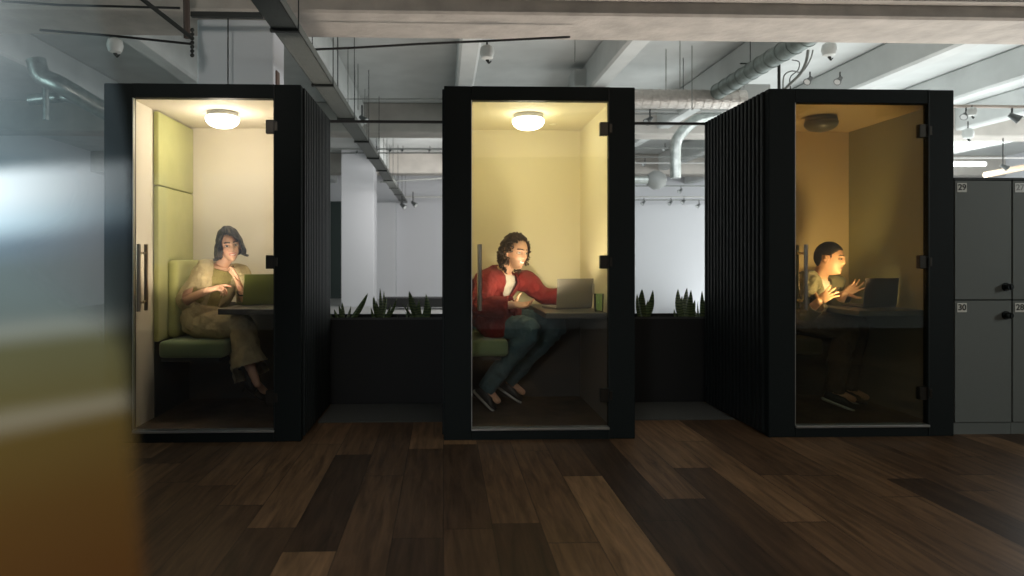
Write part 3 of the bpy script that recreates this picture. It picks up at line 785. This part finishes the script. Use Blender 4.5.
    for s in 'RL':
        e, w = J['el' + s], J['wr' + s]; d = (w - e).normalized(); cuts.append((e.lerp(w, E) - d * .012, d))
    def segd(p, a, b_):
        ab = b_ - a; t = max(0, min(1, (p - a).dot(ab) / ab.length_squared)); return (p - a - ab * t).length
    arms = [(J['sh' + q].lerp(J['el' + q], .12), J['el' + q]) for q in 'RL'] + [(J['el' + q], J['el' + q].lerp(J['wr' + q], E)) for q in 'RL']
    def jcut(co):
        h, l, f = tl(co)
        for c, d in cuts:
            if (co - c).dot(d) > 0 and (co - c).length < .13 and (co - c).dot(d) < .09 and (co - c - d * (co - c).dot(d)).length < .062: return True
        if f > 0 and .0 < abs(l) < 1 and -.3 < h < 1.1:
            w = jl[0] + (jl[1] - jl[0]) * sstep(.45, 1.0, h) + spec.get('jlow', 0) * sstep(.35, -.1, h)
            if abs(l - spec.get('joff', 0)) < w and f > .02: 
                # keep sleeves
                if min(segd(co, *q) for q in arms) > .070 and abs(l) < .13: return True
        if (co - (neck + upv * .045)).length < .058: return True
        if h < spec.get('hem', -.14) and (co - pel).length < .32 and min((co - J['elR']).length, (co - J['elL']).length, (co - J['wrR']).length, (co - J['wrL']).length) > .07: return True
        return False
    jk = finish(spec['jacket_name'], bm, .0065, spec['jacket_mat'], root, 2, cut=jcut, thick=.0045, disp=fold(.022))
    # trousers
    bm = NB()
    s1, f1 = fr(side_h)
    rings(bm, [(pel - upv * .10, .13, .11, s1, f1), (pel - upv * .04, .170, .128, s1, f1), (pel + upv * .06, .168, .124, s1, f1), (pel + upv * .14, .150, .112, s1, f1)], 24)
    pe = spec.get('pend', .93)
    for s in 'RL': leg(bm, s, .016, (.084, .064, .052, .044), pe, spec.get('phem'))
    pc = []
    for s in 'RL':
        k_, a = J['kn' + s], J['an' + s]; d = (a - k_).normalized(); pc.append((k_.lerp(a, pe), d))
    def pcut(co):
        for c, d in pc:
            if (co - c).dot(d) > 0 and (co - c).length < .22: return True
        return False
    finish(spec['trouser_name'], bm, .007, spec['trouser_mat'], root, 2, cut=pcut, thick=.004, disp=fold(.016))
    # shoes
    for s in 'RL':
        a, t_ = J['an' + s], J['toe' + s]
        shoe(root, a, t_, spec)
    return root, body, off, HM, hc

def shoe(root, a, toe, spec):
    off = V(root.location); d = (toe - a); 
    k = spec.get('shoe', 'sneaker')
    heel = a + V((0, 0, -.055)) - V((d.x, d.y, 0)).normalized() * .05 if 'heelR' not in spec else a
    dn = spec.get('shoedown', V((0, 0, -1)))
    ax = d.normalized(); sd = ax.cross(dn)
    sd = sd.normalized() if sd.length > .1 else V((0, 1, 0)); dn = sd.cross(ax).normalized()
    if dn.z > 0: dn = -dn
    L = d.length
    bm = NB()
    c0 = a + dn * .030 - ax * .055
    rings(bm, [(c0, .018, .028, sd, dn), (c0 + ax * .012, .034, .042, sd, dn), (c0 + ax * .07, .038, .048, sd, dn), (c0 + ax * .13 + dn * .006, .040, .040, sd, dn), (c0 + ax * (L * .55 + .07) + dn * .014, .045, .030, sd, dn), (c0 + ax * (L + .05) + dn * .020, .036, .022, sd, dn), (c0 + ax * (L + .075) + dn * .024, .014, .012, sd, dn)], 16)
    for f in bm.verts: f.co -= off
    sh = obj('shoe', bm, spec['shoe_mat'], root, True)
    if k == 'sneaker':
        bm = NB(); c1 = c0 + dn * .045
        rings(bm, [(c1 - ax * .005, .028, .006, sd, dn), (c1 + ax * .0, .037, .011, sd, dn), (c1 + ax * .08, .040, .012, sd, dn), (c1 + ax * (L * .6 + .06), .047, .012, sd, dn), (c1 + ax * (L + .05), .038, .010, sd, dn), (c1 + ax * (L + .08), .016, .006, sd, dn)], 16)
        for f in bm.verts: f.co -= off
        obj('sole', bm, mat('sole_white', (.55, .55, .52), .6), sh, True)
    else:
        bm = NB(); tube(bm, [c0 + dn * .03 + ax * .01, c0 + dn * .08 + ax * .0 + V((0, 0, 0))], [.018, .010], 10)
        for f in bm.verts: f.co -= off
        obj('heel', bm, spec['shoe_mat'], sh, True)

# hair builders -------------------------------------------------------
def hair_bob(root, hc, HM, hs):
    m = mat('hair_brunette', (.022, .015, .011), .38, bump=.6, bscale=160, stretch=(1, 1, .15), var=.5, vscale=40)
    bm = NB()
    n1, n2 = 64, 40; R = []
    for j in range(1, n2):
        a = PI * j / n2
        row = []
        for i in range(n1):
            ph = 2 * PI * i / n1
            d = V((math.sin(a) * math.cos(ph), math.sin(a) * math.sin(ph), math.cos(a)))
            p = head_pt(d, 1)
            if d.z < 0:
                p = V((d.x * (.090 + .026 * min(1, -d.z * 1.6)), d.y * (.100 + .012 * min(1, -d.z * 1.5)), d.z * .125))
            else: p = V((p.x * 1.17, p.y * 1.10 if d.y > 0 else p.y * 1.15, p.z * 1.13))
            q = p + p.normalized() * (.010 * noise.noise(V((ph * 3, a * 2.6, 1))) + .005 * noise.noise(V((ph * 11, a * 2, 3))))
            row.append(bm.verts.new(q))
        R.append(row)
    for j in range(len(R) - 1):
        for i in range(n1):
            i2 = (i + 1) % n1; bm.faces.new((R[j][i], R[j][i2], R[j + 1][i2], R[j + 1][i]))
    bm.faces.new(R[0]); bm.faces.new(R[-1][::-1])
    def cut(q):
        co = q
        if co.z < -.082 + .010 * math.sin(co.x * 45): return True
        if co.y > .015:
            # face opening; side parting on the wearer's left
            w = .060
            top = .082 - (.10 * (co.x - .014) if co.x > .014 else .95 * (.014 - co.x))
            if abs(co.x) < w and co.z < top and co.y > .02: return True
        if co.y > .0 and co.z < -.06 and abs(co.x) < .045: return True
        return False
    ob = local_shell('hair', bm, m, root, hc, HM, hs, cut, .008)
    # loose strands framing the face
    bm = NB(); off = V(root.location)
    for k in range(70):
        sx = random.choice((-1, 1)); a = random.uniform(.1, 1.0)
        x0 = sx * .02 + .014
        wv = random.uniform(-.008, .008)
        pts = [V((x0 + sx * .010 * a, .070 - .06 * a, .108)), V((sx * (.054 + .010 * a), .072 - .06 * a, .066)), V((sx * (.080 + .008 * a) + wv, .050 - .08 * a, .005)), V((sx * (.090 + .012 * random.random()), .040 - .09 * a, -.045)), V((sx * (.086 + .018 * random.random()), .045 - .10 * a, -.080)), V((sx * (.098 + .026 * random.random()), .045 - .10 * a, -.098 + .018 * random.random()))]
        tube(bm, [hc + HM @ (p * hs) - off for p in pts], [.004, .006, .007, .007, .005, .0012], 6, smooth=4)
    obj('hair_strands', bm, m, ob, True)
def local_shell(name, bm, m, root, hc, HM, hs, cut, thick):
    dead = [v for v in bm.verts if cut(v.co)]
    bmesh.ops.delete(bm, geom=dead, context='VERTS')
    off = V(root.location)
    for v in bm.verts: v.co = hc + HM @ (v.co * hs) - off
    o = obj(name, bm, m, root, True)
    md = o.modifiers.new('s', 'SOLIDIFY'); md.thickness = thick; md.offset = -1
    return o
def hair_curly(root, hc, HM, hs):
    m = mat('hair_curly_brown', (.045, .022, .011), .5, bump=.5, bscale=200, var=.4, vscale=50)
    bm = NB()
    ell(bm, hc + HM @ V((0, -.022, .025)) * hs, (.080 * hs, .088 * hs, .100 * hs), 24, HM)
    rnd = random.Random(3)
    for k in range(760):
        z = rnd.uniform(-.9, 1); a = rnd.uniform(0, 2 * PI); r = math.sqrt(1 - z * z)
        d = V((r * math.cos(a), r * math.sin(a), z))
        p = V((d.x * .086, d.y * .100 - .006, d.z * .116))
        if d.z < -.1: p.z = -.012 + (d.z + .1) * .150; p.x *= 1.20; p.y -= .008
        if p.y > .02 and p.z < .072 - abs(p.x) * .25 and abs(p.x) < .062: continue
        if p.y > -.0 and p.z < -.02 and abs(p.x) < .074: continue
        if p.y > .03 and p.z < .0: continue
        if p.y > .050 and p.z < .088: continue
        vol = 1.0 + .14 * (1 if p.z > -.02 else .6) * rnd.random() + (.03 if p.y < .03 else 0)
        c = hc + HM @ (p * hs * vol); s = rnd.uniform(.009, .015)
        # a little curl: open ring
        ax = V((rnd.uniform(-1, 1), rnd.uniform(-1, 1), rnd.uniform(-1, 1))).normalized(); u, v = frame_of(ax)
        pts = [c + (u * math.cos(t) + v * math.sin(t)) * s + ax * (t * .0016) for t in [q * .75 for q in range(8)]]
        tube(bm, pts, [.0035, .0045, .005, .005, .005, .0045, .004, .003], 6)
    def clean(co):
        q = HM.inverted() @ (co - hc) / hs
        return False
    # keep the face free: the skull cap sits behind the hairline
    for v in bm.verts:
        q = HM.inverted() @ (v.co - hc) / hs
    off = V(root.location)
    for v in bm.verts: v.co -= off
    obj('hair', bm, m, root, True)
def hair_short(root, hc, HM, hs):
    m = mat('hair_short_dark', (.018, .011, .008), .6, bump=.8, bscale=350, var=.3, vscale=80)
    bm = NB(); n1, n2 = 64, 44; R = []
    for j in range(1, n2):
        a = PI * j / n2; row = []
        for i in range(n1):
            ph = 2 * PI * i / n1
            d = V((math.sin(a) * math.cos(ph), math.sin(a) * math.sin(ph), math.cos(a)))
            p = head_pt(d, 0); g = 1.035 + .055 * sstep(-.1, .9, d.z)
            row.append(bm.verts.new(p * g + V((0, 0, .001)) + p.normalized() * .0022 * noise.noise(d * 14)))
        R.append(row)
    for j in range(len(R) - 1):
        for i in range(n1):
            i2 = (i + 1) % n1; bm.faces.new((R[j][i], R[j][i2], R[j + 1][i2], R[j + 1][i]))
    bm.faces.new(R[0])
    pts = [(-.2, -.075), (-.075, -.070), (-.052, -.055), (-.036, -.020), (-.030, .022), (.010, .024), (.014, -.012), (.026, -.010), (.034, .032), (.052, .046), (.070, .060), (.09, .068), (.2, .070)]
    def cut(q):
        for (a, za), (b_, zb) in zip(pts, pts[1:]):
            if a <= q.y <= b_: return q.z < za + (zb - za) * (q.y - a) / (b_ - a) + .0015 * math.sin(q.x * 300)
        return True
    local_shell('hair', bm, m, root, hc, HM, hs, cut, .006)

def cloth(name, c, **k):
    return mat(name, c, .85, bump=.9, bscale=13, var=.16, vscale=16, sheen=.02, bdist=.035, **k)
BEIGE = cloth('beige_linen', (.44, .37, .22)); OLIVE = cloth('olive_top', (.30, .26, .10)); RED = cloth('red_cotton', (.17, .008, .006)); WHITE = cloth('white_tee', (.52, .47, .41))
DENIM = cloth('blue_denim', (.06, .115, .13)); OLIVEJ = cloth('olive_jacket', (.15, .13, .07)); DARKT = cloth('dark_trousers', (.05, .035, .025))

# --- woman in the first booth
J = dict(head=at(229.5, 245.5, .50), neck=at(221.5, 266, .56), shR=at(205, 271, .50), shL=at(240, 274, .64), elR=at(184, 301, .54), wrR=at(206, 291, .36),
         elL=at(246, 301, .60), wrL=at(241, 290, .42), pelvis=at(203, 326, .62), hipR=at(203, 328, .53), hipL=at(206, 328, .71),
         knR=at(240, 321, .42), knL=at(233, 325, .66), anR=at(251, 369, .40), anL=at(254, 383, .60), toeR=at(258, 386, .36), toeL=at(266, 392, .56))
J['knR'].z = .705; J['knL'].z = .69; J['pelvis'].z = .735; J['hipR'].z = .715; J['hipL'].z = .715
J['shR'] += V((0, 0, -.0)); 
spec = dict(hipside=(.15, -1, 0), front=(.55, -.8, 0), seed=1, shirt_mat=OLIVE, jacket_name='jacket', jacket_mat=BEIGE, sleeve=.30, jopen=(.040, .072), hem=-.13, jlo=.0,
            trouser_name='trousers', trouser_mat=BEIGE, pend=.90, phem=(.092, .128), shoe='heel', shoe_mat=mat('shoe_dark', (.012, .010, .009), .35), hs=.98,
            handR=(((1, -.05, .28), (.15, .35, -1), 1, [.25, .75, .85, .9]), dict(s=1.08, thumb=(.8, .5, .4))),
            handL=(((-.35, -.05, 1), (-.8, -.55, -.2), 1, [.12, .14, .18, .22]), dict(s=1.08, spread=.05, thumb=(.75, .45, .35))),
            lip=(.50, .10, .08), brow=(.04, .025, .018), smile=1, gaze=.001, bow=(-.02, .02, 0))
wm, wb, woff, wHM, whc = person('woman with dark bob in a beige jacket and wide beige trousers, gesturing at a laptop', J, 1, (.66, .40, .28), hair_bob, ((.46, -.88, -.08), (-.16, -.02, 1)), spec)
# wristwatch, worn on the raised hand's wrist
b = NB(); d = (J['wrL'] - J['elL']).normalized(); c = J['elL'].lerp(J['wrL'], .86); s, t_ = frame_of(d)
rings(b, [(c - d * .009 - woff, .031, .031, s, t_), (c + d * .009 - woff, .030, .030, s, t_)], 20, caps=False)
o = obj('watch_strap', b, mat('watch_black', (.008, .008, .008), .4), wm, True); md = o.modifiers.new('s', 'SOLIDIFY'); md.thickness = .003; md.offset = 1

# --- man in the middle booth
J = dict(head=at(515.5, 252.5, .52), neck=at(503, 271, .60), shR=at(488, 280, .44), shL=at(526, 280, .74), elR=at(479, 307, .36), wrR=at(512, 305, .31),
         elL=at(543, 295, .80), wrL=at(566, 300, .70), pelvis=at(489, 334, .64), hipR=at(491, 334, .54), hipL=at(495, 334, .74),
         knR=at(529, 348, .42), knL=at(555, 347, .72), anR=at(486, 389, .56), anL=at(508, 382, .78), toeR=at(499, 402, .54), toeL=at(524, 393, .76))
J['pelvis'].z = .735; J['hipR'].z = .715; J['hipL'].z = .715; J['knR'].z = .66; J['knL'].z = .685
spec = dict(hipside=(.15, -1, 0), front=(.7, -.7, 0), seed=5, shirt_mat=WHITE, jacket_name='red_shirt', jacket_mat=RED, sleeve=.97, jopen=(.038, .066), hem=-.34, jlo=.05, jlow=.03, tail=.28,
            trouser_name='jeans', trouser_mat=DENIM, pend=1.0, shoe='sneaker', shoe_mat=mat('shoe_black', (.01, .011, .012), .5), hs=1.03,
            handR=(((1, -.1, -.02), (0, -.45, 1), -1, [.25, .35, .4, .45]), dict(s=1.0, thumb=(.35, .8, .5))),
            handL=(((.9, .2, -.25), (0, .1, -1), 1, .25), dict(s=1.0)),
            lip=(.42, .11, .08), brow=(.06, .03, .018), smile=1, beard=.45, gaze=.002, bow=(-.03, .02, .01))
person('man with curly brown hair in an open red shirt, white tee and jeans', J, 0, (.66, .38, .25), hair_curly, ((.56, -.82, -.12), (.10, -.02, 1)), spec)

# --- man in the dark booth
J = dict(head=at(829, 259, .52), neck=at(819, 277, .60), shR=at(803, 283, .46), shL=at(834, 284, .76), elR=at(799, 320, .56), wrR=at(818, 302, .36),
         elL=at(832, 314, .80), wrL=at(844, 294, .62), pelvis=at(803, 336, .64), hipR=at(805, 336, .54), hipL=at(809, 336, .74),
         knR=at(846, 338, .46), knL=at(856, 338, .72), anR=at(834, 392, .50), anL=at(848, 390, .72), toeR=at(855, 400, .46), toeL=at(868, 398, .70))
J['pelvis'].z = .735; J['hipR'].z = .715; J['hipL'].z = .715; J['knR'].z = .67; J['knL'].z = .67
spec = dict(hipside=(.15, -1, 0), front=(.8, -.6, 0), seed=9, shirt_mat=WHITE, jacket_name='jacket', jacket_mat=OLIVEJ, sleeve=.93, jopen=(.048, .062), joff=.036, hem=-.17, jlo=.03, jlow=.02,
            trouser_name='trousers', trouser_mat=DARKT, pend=1.0, shoe='sneaker', shoe_mat=mat('shoe_black', (.01, .011, .012), .5), hs=1.0,
            handR=(((.75, -.1, .55), (.55, .5, -.2), 1, [.10, .12, .16, .2]), dict(s=1.0, spread=.30, thumb=(.3, .9, .2))),
            handL=(((.75, -.15, .50), (-.4, -.7, .5), 1, [.12, .35, .45, .5]), dict(s=1.0, spread=.25, thumb=(.35, .9, .2))),
            lip=(.36, .14, .10), brow=(.03, .02, .014), smile=0, gaze=.002, bow=(-.03, .02, 0))
person('man with short dark hair in an olive jacket and white tee, hands raised', J, 0, (.56, .31, .19), hair_short, ((.78, -.62, -.06), (.04, 0, 1)), spec)

# ------------------------------------------------------------------ laptops
def laptop(cx, cy, z, rz, m, lb, tilt=.30, w=.30, d=.205, scr=(1, .9, .7), es=2.0):
    """origin at the hinge; keyboard extends along local -Y ... lid stands up at y=0, screen faces local -Y"""
    t = thing('laptop', lb, 'laptop', (cx, cy, z), rz)
    b = NB(); box(b, -w / 2, w / 2, -d - .005, -.005, .003, .017, .004, 2); bs = obj('base', b, m, t)
    b = NB(); box(b, -w / 2 + .02, w / 2 - .02, -.095, -.025, .0172, .0185)
    for r in range(5):
        for c in range(12): box(b, -w / 2 + .024 + c * (w - .048) / 12, -w / 2 + .024 + (c + .82) * (w - .048) / 12, -.092 + r * .0135, -.092 + r * .0135 + .011, .0185, .020)
    obj('keyboard', b, mat('key_black', (.02, .02, .02), .5), bs)
    b = NB(); box(b, -.05, .05, -d + .02, -.11, .0171, .0176); obj('trackpad', b, mat('pad_grey', (.3, .3, .3), .4), bs)
    M4 = Matrix.Rotation(-tilt, 4, 'X')
    b = NB(); box(b, -w / 2, w / 2, -.003, .003, 0, d + .012, .003, 2); bmesh.ops.transform(b, matrix=Matrix.Translation((0, 0, .014)) @ M4, verts=b.verts[:]); ld = obj('screen_lid', b, m, t)
    b = NB(); box(b, -w / 2 + .008, w / 2 - .008, -.0042, -.0032, .014, d + .002); bmesh.ops.transform(b, matrix=Matrix.Translation((0, 0, .014)) @ M4, verts=b.verts[:])
    obj('display', b, mat('display_glow_' + lb[:5], (.02, .02, .02), .3, emis=scr, estr=es), ld)
    return t
LG = mat('laptop_green', (.14, .17, .04), .5, .2); LS = mat('laptop_silver', (.30, .28, .25), .4, .35); LD = mat('laptop_dark', (.10, .075, .06), .45, .3)
# rz turns local -Y (screen side) towards the sitter (-x, +y)
p = at(266, 307, .56); laptop(p.x, .50, .848, math.radians(212), LG, 'olive green laptop open on the table in front of the woman', .20, .30, .20, (1, .85, .6), 2.5)
p = at(574.5, 309, .50); laptop(p.x, .50, .815, math.radians(203), LS, 'silver grey laptop open in front of the man in the red shirt', .08, .312, .195, (1, .9, .7), 2.5)
p = V((3.155, .40, 0)); laptop(p.x, .40, .825, math.radians(190), LD, 'dark laptop open on the table in the unlit booth', .10, .285, .19, (1, .8, .5), 2.0)
# drinking glass
p = at(604, 308, .46)
t = thing('drinking_glass', 'green tinted drinking glass beside the silver grey laptop', 'glass', (1.064, .20, .815))
b = NB(); lathe(b, [(.026, 0), (.030, .01), (.033, .10), (.034, .125), (.031, .125), (.030, .10), (.027, .012), (.004, .010)], (0, 0, 0), 24); obj('tumbler', b, BOTG, t, True)

# ------------------------------------------------------------------ curved glass screen close on the left, glow painted in its colour
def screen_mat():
    m = bpy.data.materials.new('painted_glow_glass'); m.use_nodes = True; nt = m.node_tree
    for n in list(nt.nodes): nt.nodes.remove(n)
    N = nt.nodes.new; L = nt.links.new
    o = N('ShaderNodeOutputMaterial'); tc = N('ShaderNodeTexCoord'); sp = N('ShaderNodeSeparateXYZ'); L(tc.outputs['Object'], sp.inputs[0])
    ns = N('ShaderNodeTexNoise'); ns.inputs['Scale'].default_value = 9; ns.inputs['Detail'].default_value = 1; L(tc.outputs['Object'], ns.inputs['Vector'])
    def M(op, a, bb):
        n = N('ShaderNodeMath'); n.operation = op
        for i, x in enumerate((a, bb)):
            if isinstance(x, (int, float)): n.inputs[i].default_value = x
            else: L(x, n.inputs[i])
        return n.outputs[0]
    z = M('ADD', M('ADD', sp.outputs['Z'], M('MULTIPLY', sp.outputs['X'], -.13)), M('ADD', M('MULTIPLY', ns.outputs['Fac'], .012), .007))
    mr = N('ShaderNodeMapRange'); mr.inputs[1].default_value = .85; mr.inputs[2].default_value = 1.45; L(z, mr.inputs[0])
    cr = N('ShaderNodeValToRGB'); el = cr.color_ramp; stops = GLOW_STOPS
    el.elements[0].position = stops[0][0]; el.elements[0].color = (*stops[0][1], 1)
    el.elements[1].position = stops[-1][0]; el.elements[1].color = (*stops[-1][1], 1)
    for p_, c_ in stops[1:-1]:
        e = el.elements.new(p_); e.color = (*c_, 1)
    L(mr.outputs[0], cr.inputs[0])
    al = N('ShaderNodeAttribute'); al.attribute_name = 'haze_alpha'
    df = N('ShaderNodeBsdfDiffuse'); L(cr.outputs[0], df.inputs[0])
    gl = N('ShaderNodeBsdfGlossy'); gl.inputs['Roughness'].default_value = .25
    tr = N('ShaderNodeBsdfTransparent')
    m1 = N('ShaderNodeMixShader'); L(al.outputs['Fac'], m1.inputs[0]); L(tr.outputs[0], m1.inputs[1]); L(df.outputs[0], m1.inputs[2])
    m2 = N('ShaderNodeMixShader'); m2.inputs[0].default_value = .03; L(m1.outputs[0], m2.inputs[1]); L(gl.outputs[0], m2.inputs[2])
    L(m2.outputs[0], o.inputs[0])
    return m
GLOW_STOPS = [(round(.533 + (260 - y) * .0013, 4), c if 175 < y < 230 else tuple(.62 * q for q in c)) for y, c in ((600, (.095, .038, .010)), (500, (.10, .050, .011)), (430, (.11, .072, .017)), (412, (.24, .21, .14)), (395, (.12, .10, .035)), (345, (.12, .116, .053)), (328, (.25, .27, .23)), (313, (.15, .19, .18)), (270, (.16, .215, .22)), (245, (.21, .31, .39)), (225, (.52, .70, .79)), (200, (.80, .92, .96)), (180, (.80, .92, .96)), (172, (.15, .25, .29)), (100, (.10, .22, .27)), (0, (.09, .19, .22)))]  # blurred reflections and bright glow painted as colour bands by height
scr = thing('glass_screen', 'curved glass screen close at the left edge with painted glow, amber below, blue above', 'glass screen', (-.42, -3.87, 0))
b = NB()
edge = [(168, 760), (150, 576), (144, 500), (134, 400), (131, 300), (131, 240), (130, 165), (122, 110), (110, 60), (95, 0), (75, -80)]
rows = []; haze_alpha = []
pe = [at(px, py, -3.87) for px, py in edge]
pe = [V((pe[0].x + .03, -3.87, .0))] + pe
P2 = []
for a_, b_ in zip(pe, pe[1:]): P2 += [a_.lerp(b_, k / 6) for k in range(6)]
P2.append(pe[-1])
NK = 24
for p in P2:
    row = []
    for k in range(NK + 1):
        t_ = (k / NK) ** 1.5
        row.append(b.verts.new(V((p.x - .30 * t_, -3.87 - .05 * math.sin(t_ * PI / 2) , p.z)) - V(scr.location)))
        hi = sstep(1.238, 1.262, p.z + .03 * t_)          # clearer above the painted bright band
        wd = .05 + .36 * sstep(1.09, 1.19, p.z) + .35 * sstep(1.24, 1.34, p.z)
        haze_alpha.append((.96 * (1 - hi) + .60 * hi) * (.12 + .88 * sstep(0, wd, t_ + .01)))
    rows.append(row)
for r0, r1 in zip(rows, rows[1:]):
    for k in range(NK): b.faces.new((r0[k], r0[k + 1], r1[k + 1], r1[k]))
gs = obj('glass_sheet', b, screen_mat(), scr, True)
at_ = gs.data.attributes.new('haze_alpha', 'FLOAT', 'POINT')
for i_, f_ in enumerate(haze_alpha): at_.data[i_].value = f_
b = NB(); box(b, -.2, .22, -.12, .06, 0, .03, .005, 1); obj('base', b, DARKM, scr)

# ------------------------------------------------------------------ lights
def area(name, loc, target, size, energy, col, sy=None, spread=None):
    l = bpy.data.lights.new(name, 'AREA'); l.energy = energy; l.color = col; l.size = size
    if sy: l.shape = 'RECTANGLE'; l.size_y = sy
    if spread: l.spread = math.radians(spread)
    o = bpy.data.objects.new(name, l); COL.objects.link(o); o.location = loc
    o.rotation_euler = (V(target) - V(loc)).to_track_quat('-Z', 'Y').to_euler()
    return o
def point(name, loc, energy, col, r=.05):
    l = bpy.data.lights.new(name, 'POINT'); l.energy = energy; l.color = col; l.shadow_soft_size = r
    o = bpy.data.objects.new(name, l); COL.objects.link(o); o.location = loc; return o
def spot(name, loc, target, energy, col, ang, blend=.6, r=.05):
    l = bpy.data.lights.new(name, 'SPOT'); l.energy = energy; l.color = col; l.spot_size = math.radians(ang); l.spot_blend = blend; l.shadow_soft_size = r
    o = bpy.data.objects.new(name, l); COL.objects.link(o); o.location = loc
    o.rotation_euler = (V(target) - V(loc)).to_track_quat('-Z', 'Y').to_euler(); return o

w = bpy.data.worlds.new('World'); SC.world = w; w.use_nodes = True
w.node_tree.nodes['Background'].inputs[0].default_value = (.5, .6, .65, 1); w.node_tree.nodes['Background'].inputs[1].default_value = .02

# daylight from the right rear of the room, then added unseen fills
area('daylight_right', (13.5, 7, 2.4), (0, 8, 1.6), 6, 360, (.97, 1, .985), 2.4)
area('rear_up_right', (7.5, 5.4, .06), (7.5, 5.4, 4), 5, 300, (.95, 1, .99), 8)  # unseen up-facing lamp added at floor level as bounce, like the next
area('rear_up_mid', (2.5, 5.6, .06), (2.5, 5.6, 4), 4, 26, (1, .99, .92), 7)
area('rear_wall_light', (.6, 10.2, 2.6), (.2, 16, 1.3), 3, 105, (1, .975, .94), 1)
area('partition_light', (4.2, 6.2, 2.9), (4.0, 9.5, 1.2), 2.5, 14, (.93, .97, 1), .8)
area('rear_right_wall', (9.5, 9.0, 2.9), (12.5, 16.4, 2.2), 3, 190, (.95, 1, .99), 1)  # unseen lamp added to brighten the rear right wall
area('rear_left', (-6, 12, 3.0), (-1, 12, 1), 2, 22, (.92, .99, .94), 4)
area('front_fill', (2, -5.5, 3.2), (1.5, 0, 2.6), 5, 12, (1, .90, .78), 1)
area('locker_fill', (9.5, -4.5, 2.9), (3.8, 0, 1.0), 1.2, 14, (.95, 1, .95), 1, 70)
area('beam_fill', (2.0, 1.85, .06), (2.0, 1.80, 4), 9, 60, (1, .90, .80), .4, 105)  # unseen up-light added to brighten the underside of the beam
area('floor_fill', (1.6, -3.2, 3.3), (1.4, -2.4, 0), 2.5, 11, (1, .82, .60), 2)
area('left_teal', (-7, 0, 2.2), (-3, 3, 3.8), 2, 50, (.68, .95, .95), 2)
area('column_fill', (-1.5, -3.6, 3.2), (-1.8, 1.7, 2.95), .5, 3.8, (1, .96, .88), .4, 60)  # unseen lamp added to lift the face of the near column

# inside the booths
for X, warm, e1 in ((-2.165, (1, .86, .66), 7.5), (.006, (1, .93, .42), 2.3)):
    point('booth_lamp', (X + .625, .45, 2.02), e1, warm, .10)
# added unseen spots near the doors, standing in for display light
for X, c_, e1, cone, tgt, src in ((-2.165, (1, .84, .62), 6.5, 165, (.45, .60, 2.0), (.62, .16, .99)), (.006, (1, .87, .60), 15, 165, (.44, .60, 2.0), (.68, .16, .95)), (2.145, (1, .69, .34), 19, 140, (.20, .95, 1.60), (.77, .18, .98))):
    spot('booth_fill_spot', (X + src[0], src[1], src[2]), (X + tgt[0], tgt[1], tgt[2]), e1, c_, cone, .35, .04)

# added unseen lamp brightening the painted glass screen
area('screen_key', (-.9, -5.2, 1.9), (-.42, -3.9, 1.15), .5, 6.0, (.95, .98, 1), .5, 60)
# windows behind the camera, seen only as reflections
for i, (x, wd) in enumerate(((-5.6, 1.0), (-4.0, 1.0))):
    b = NB(); box(b, x, x + wd, -6.995, -6.97, 1.1, 2.6); tag(obj('window_%d' % (i + 1), b, mat('window_daylight', (.2, .25, .3), .4, emis=(.6, .8, 1), estr=.4)), kind='structure')

# ------------------------------------------------------------------ camera
cd = bpy.data.cameras.new('camera'); cd.sensor_width = 36; cd.lens = F / 1024 * 36
cd.shift_x = (512 - PX) / 1024; cd.shift_y = -(288 - PY) / 1024
cd.dof.use_dof = True; cd.dof.focus_distance = 4.9; cd.dof.aperture_fstop = 1.8
cam = bpy.data.objects.new('camera', cd); COL.objects.link(cam); cam.location = CAM; cam.rotation_euler = (PI / 2, 0, -TH)
SC.camera = cam
SC.view_settings.view_transform = 'Standard'; SC.view_settings.look = 'None'; SC.view_settings.exposure = 0
SC.cycles.max_bounces = 8; SC.cycles.transparent_max_bounces = 16
SC.cycles.sample_clamp_indirect = 4
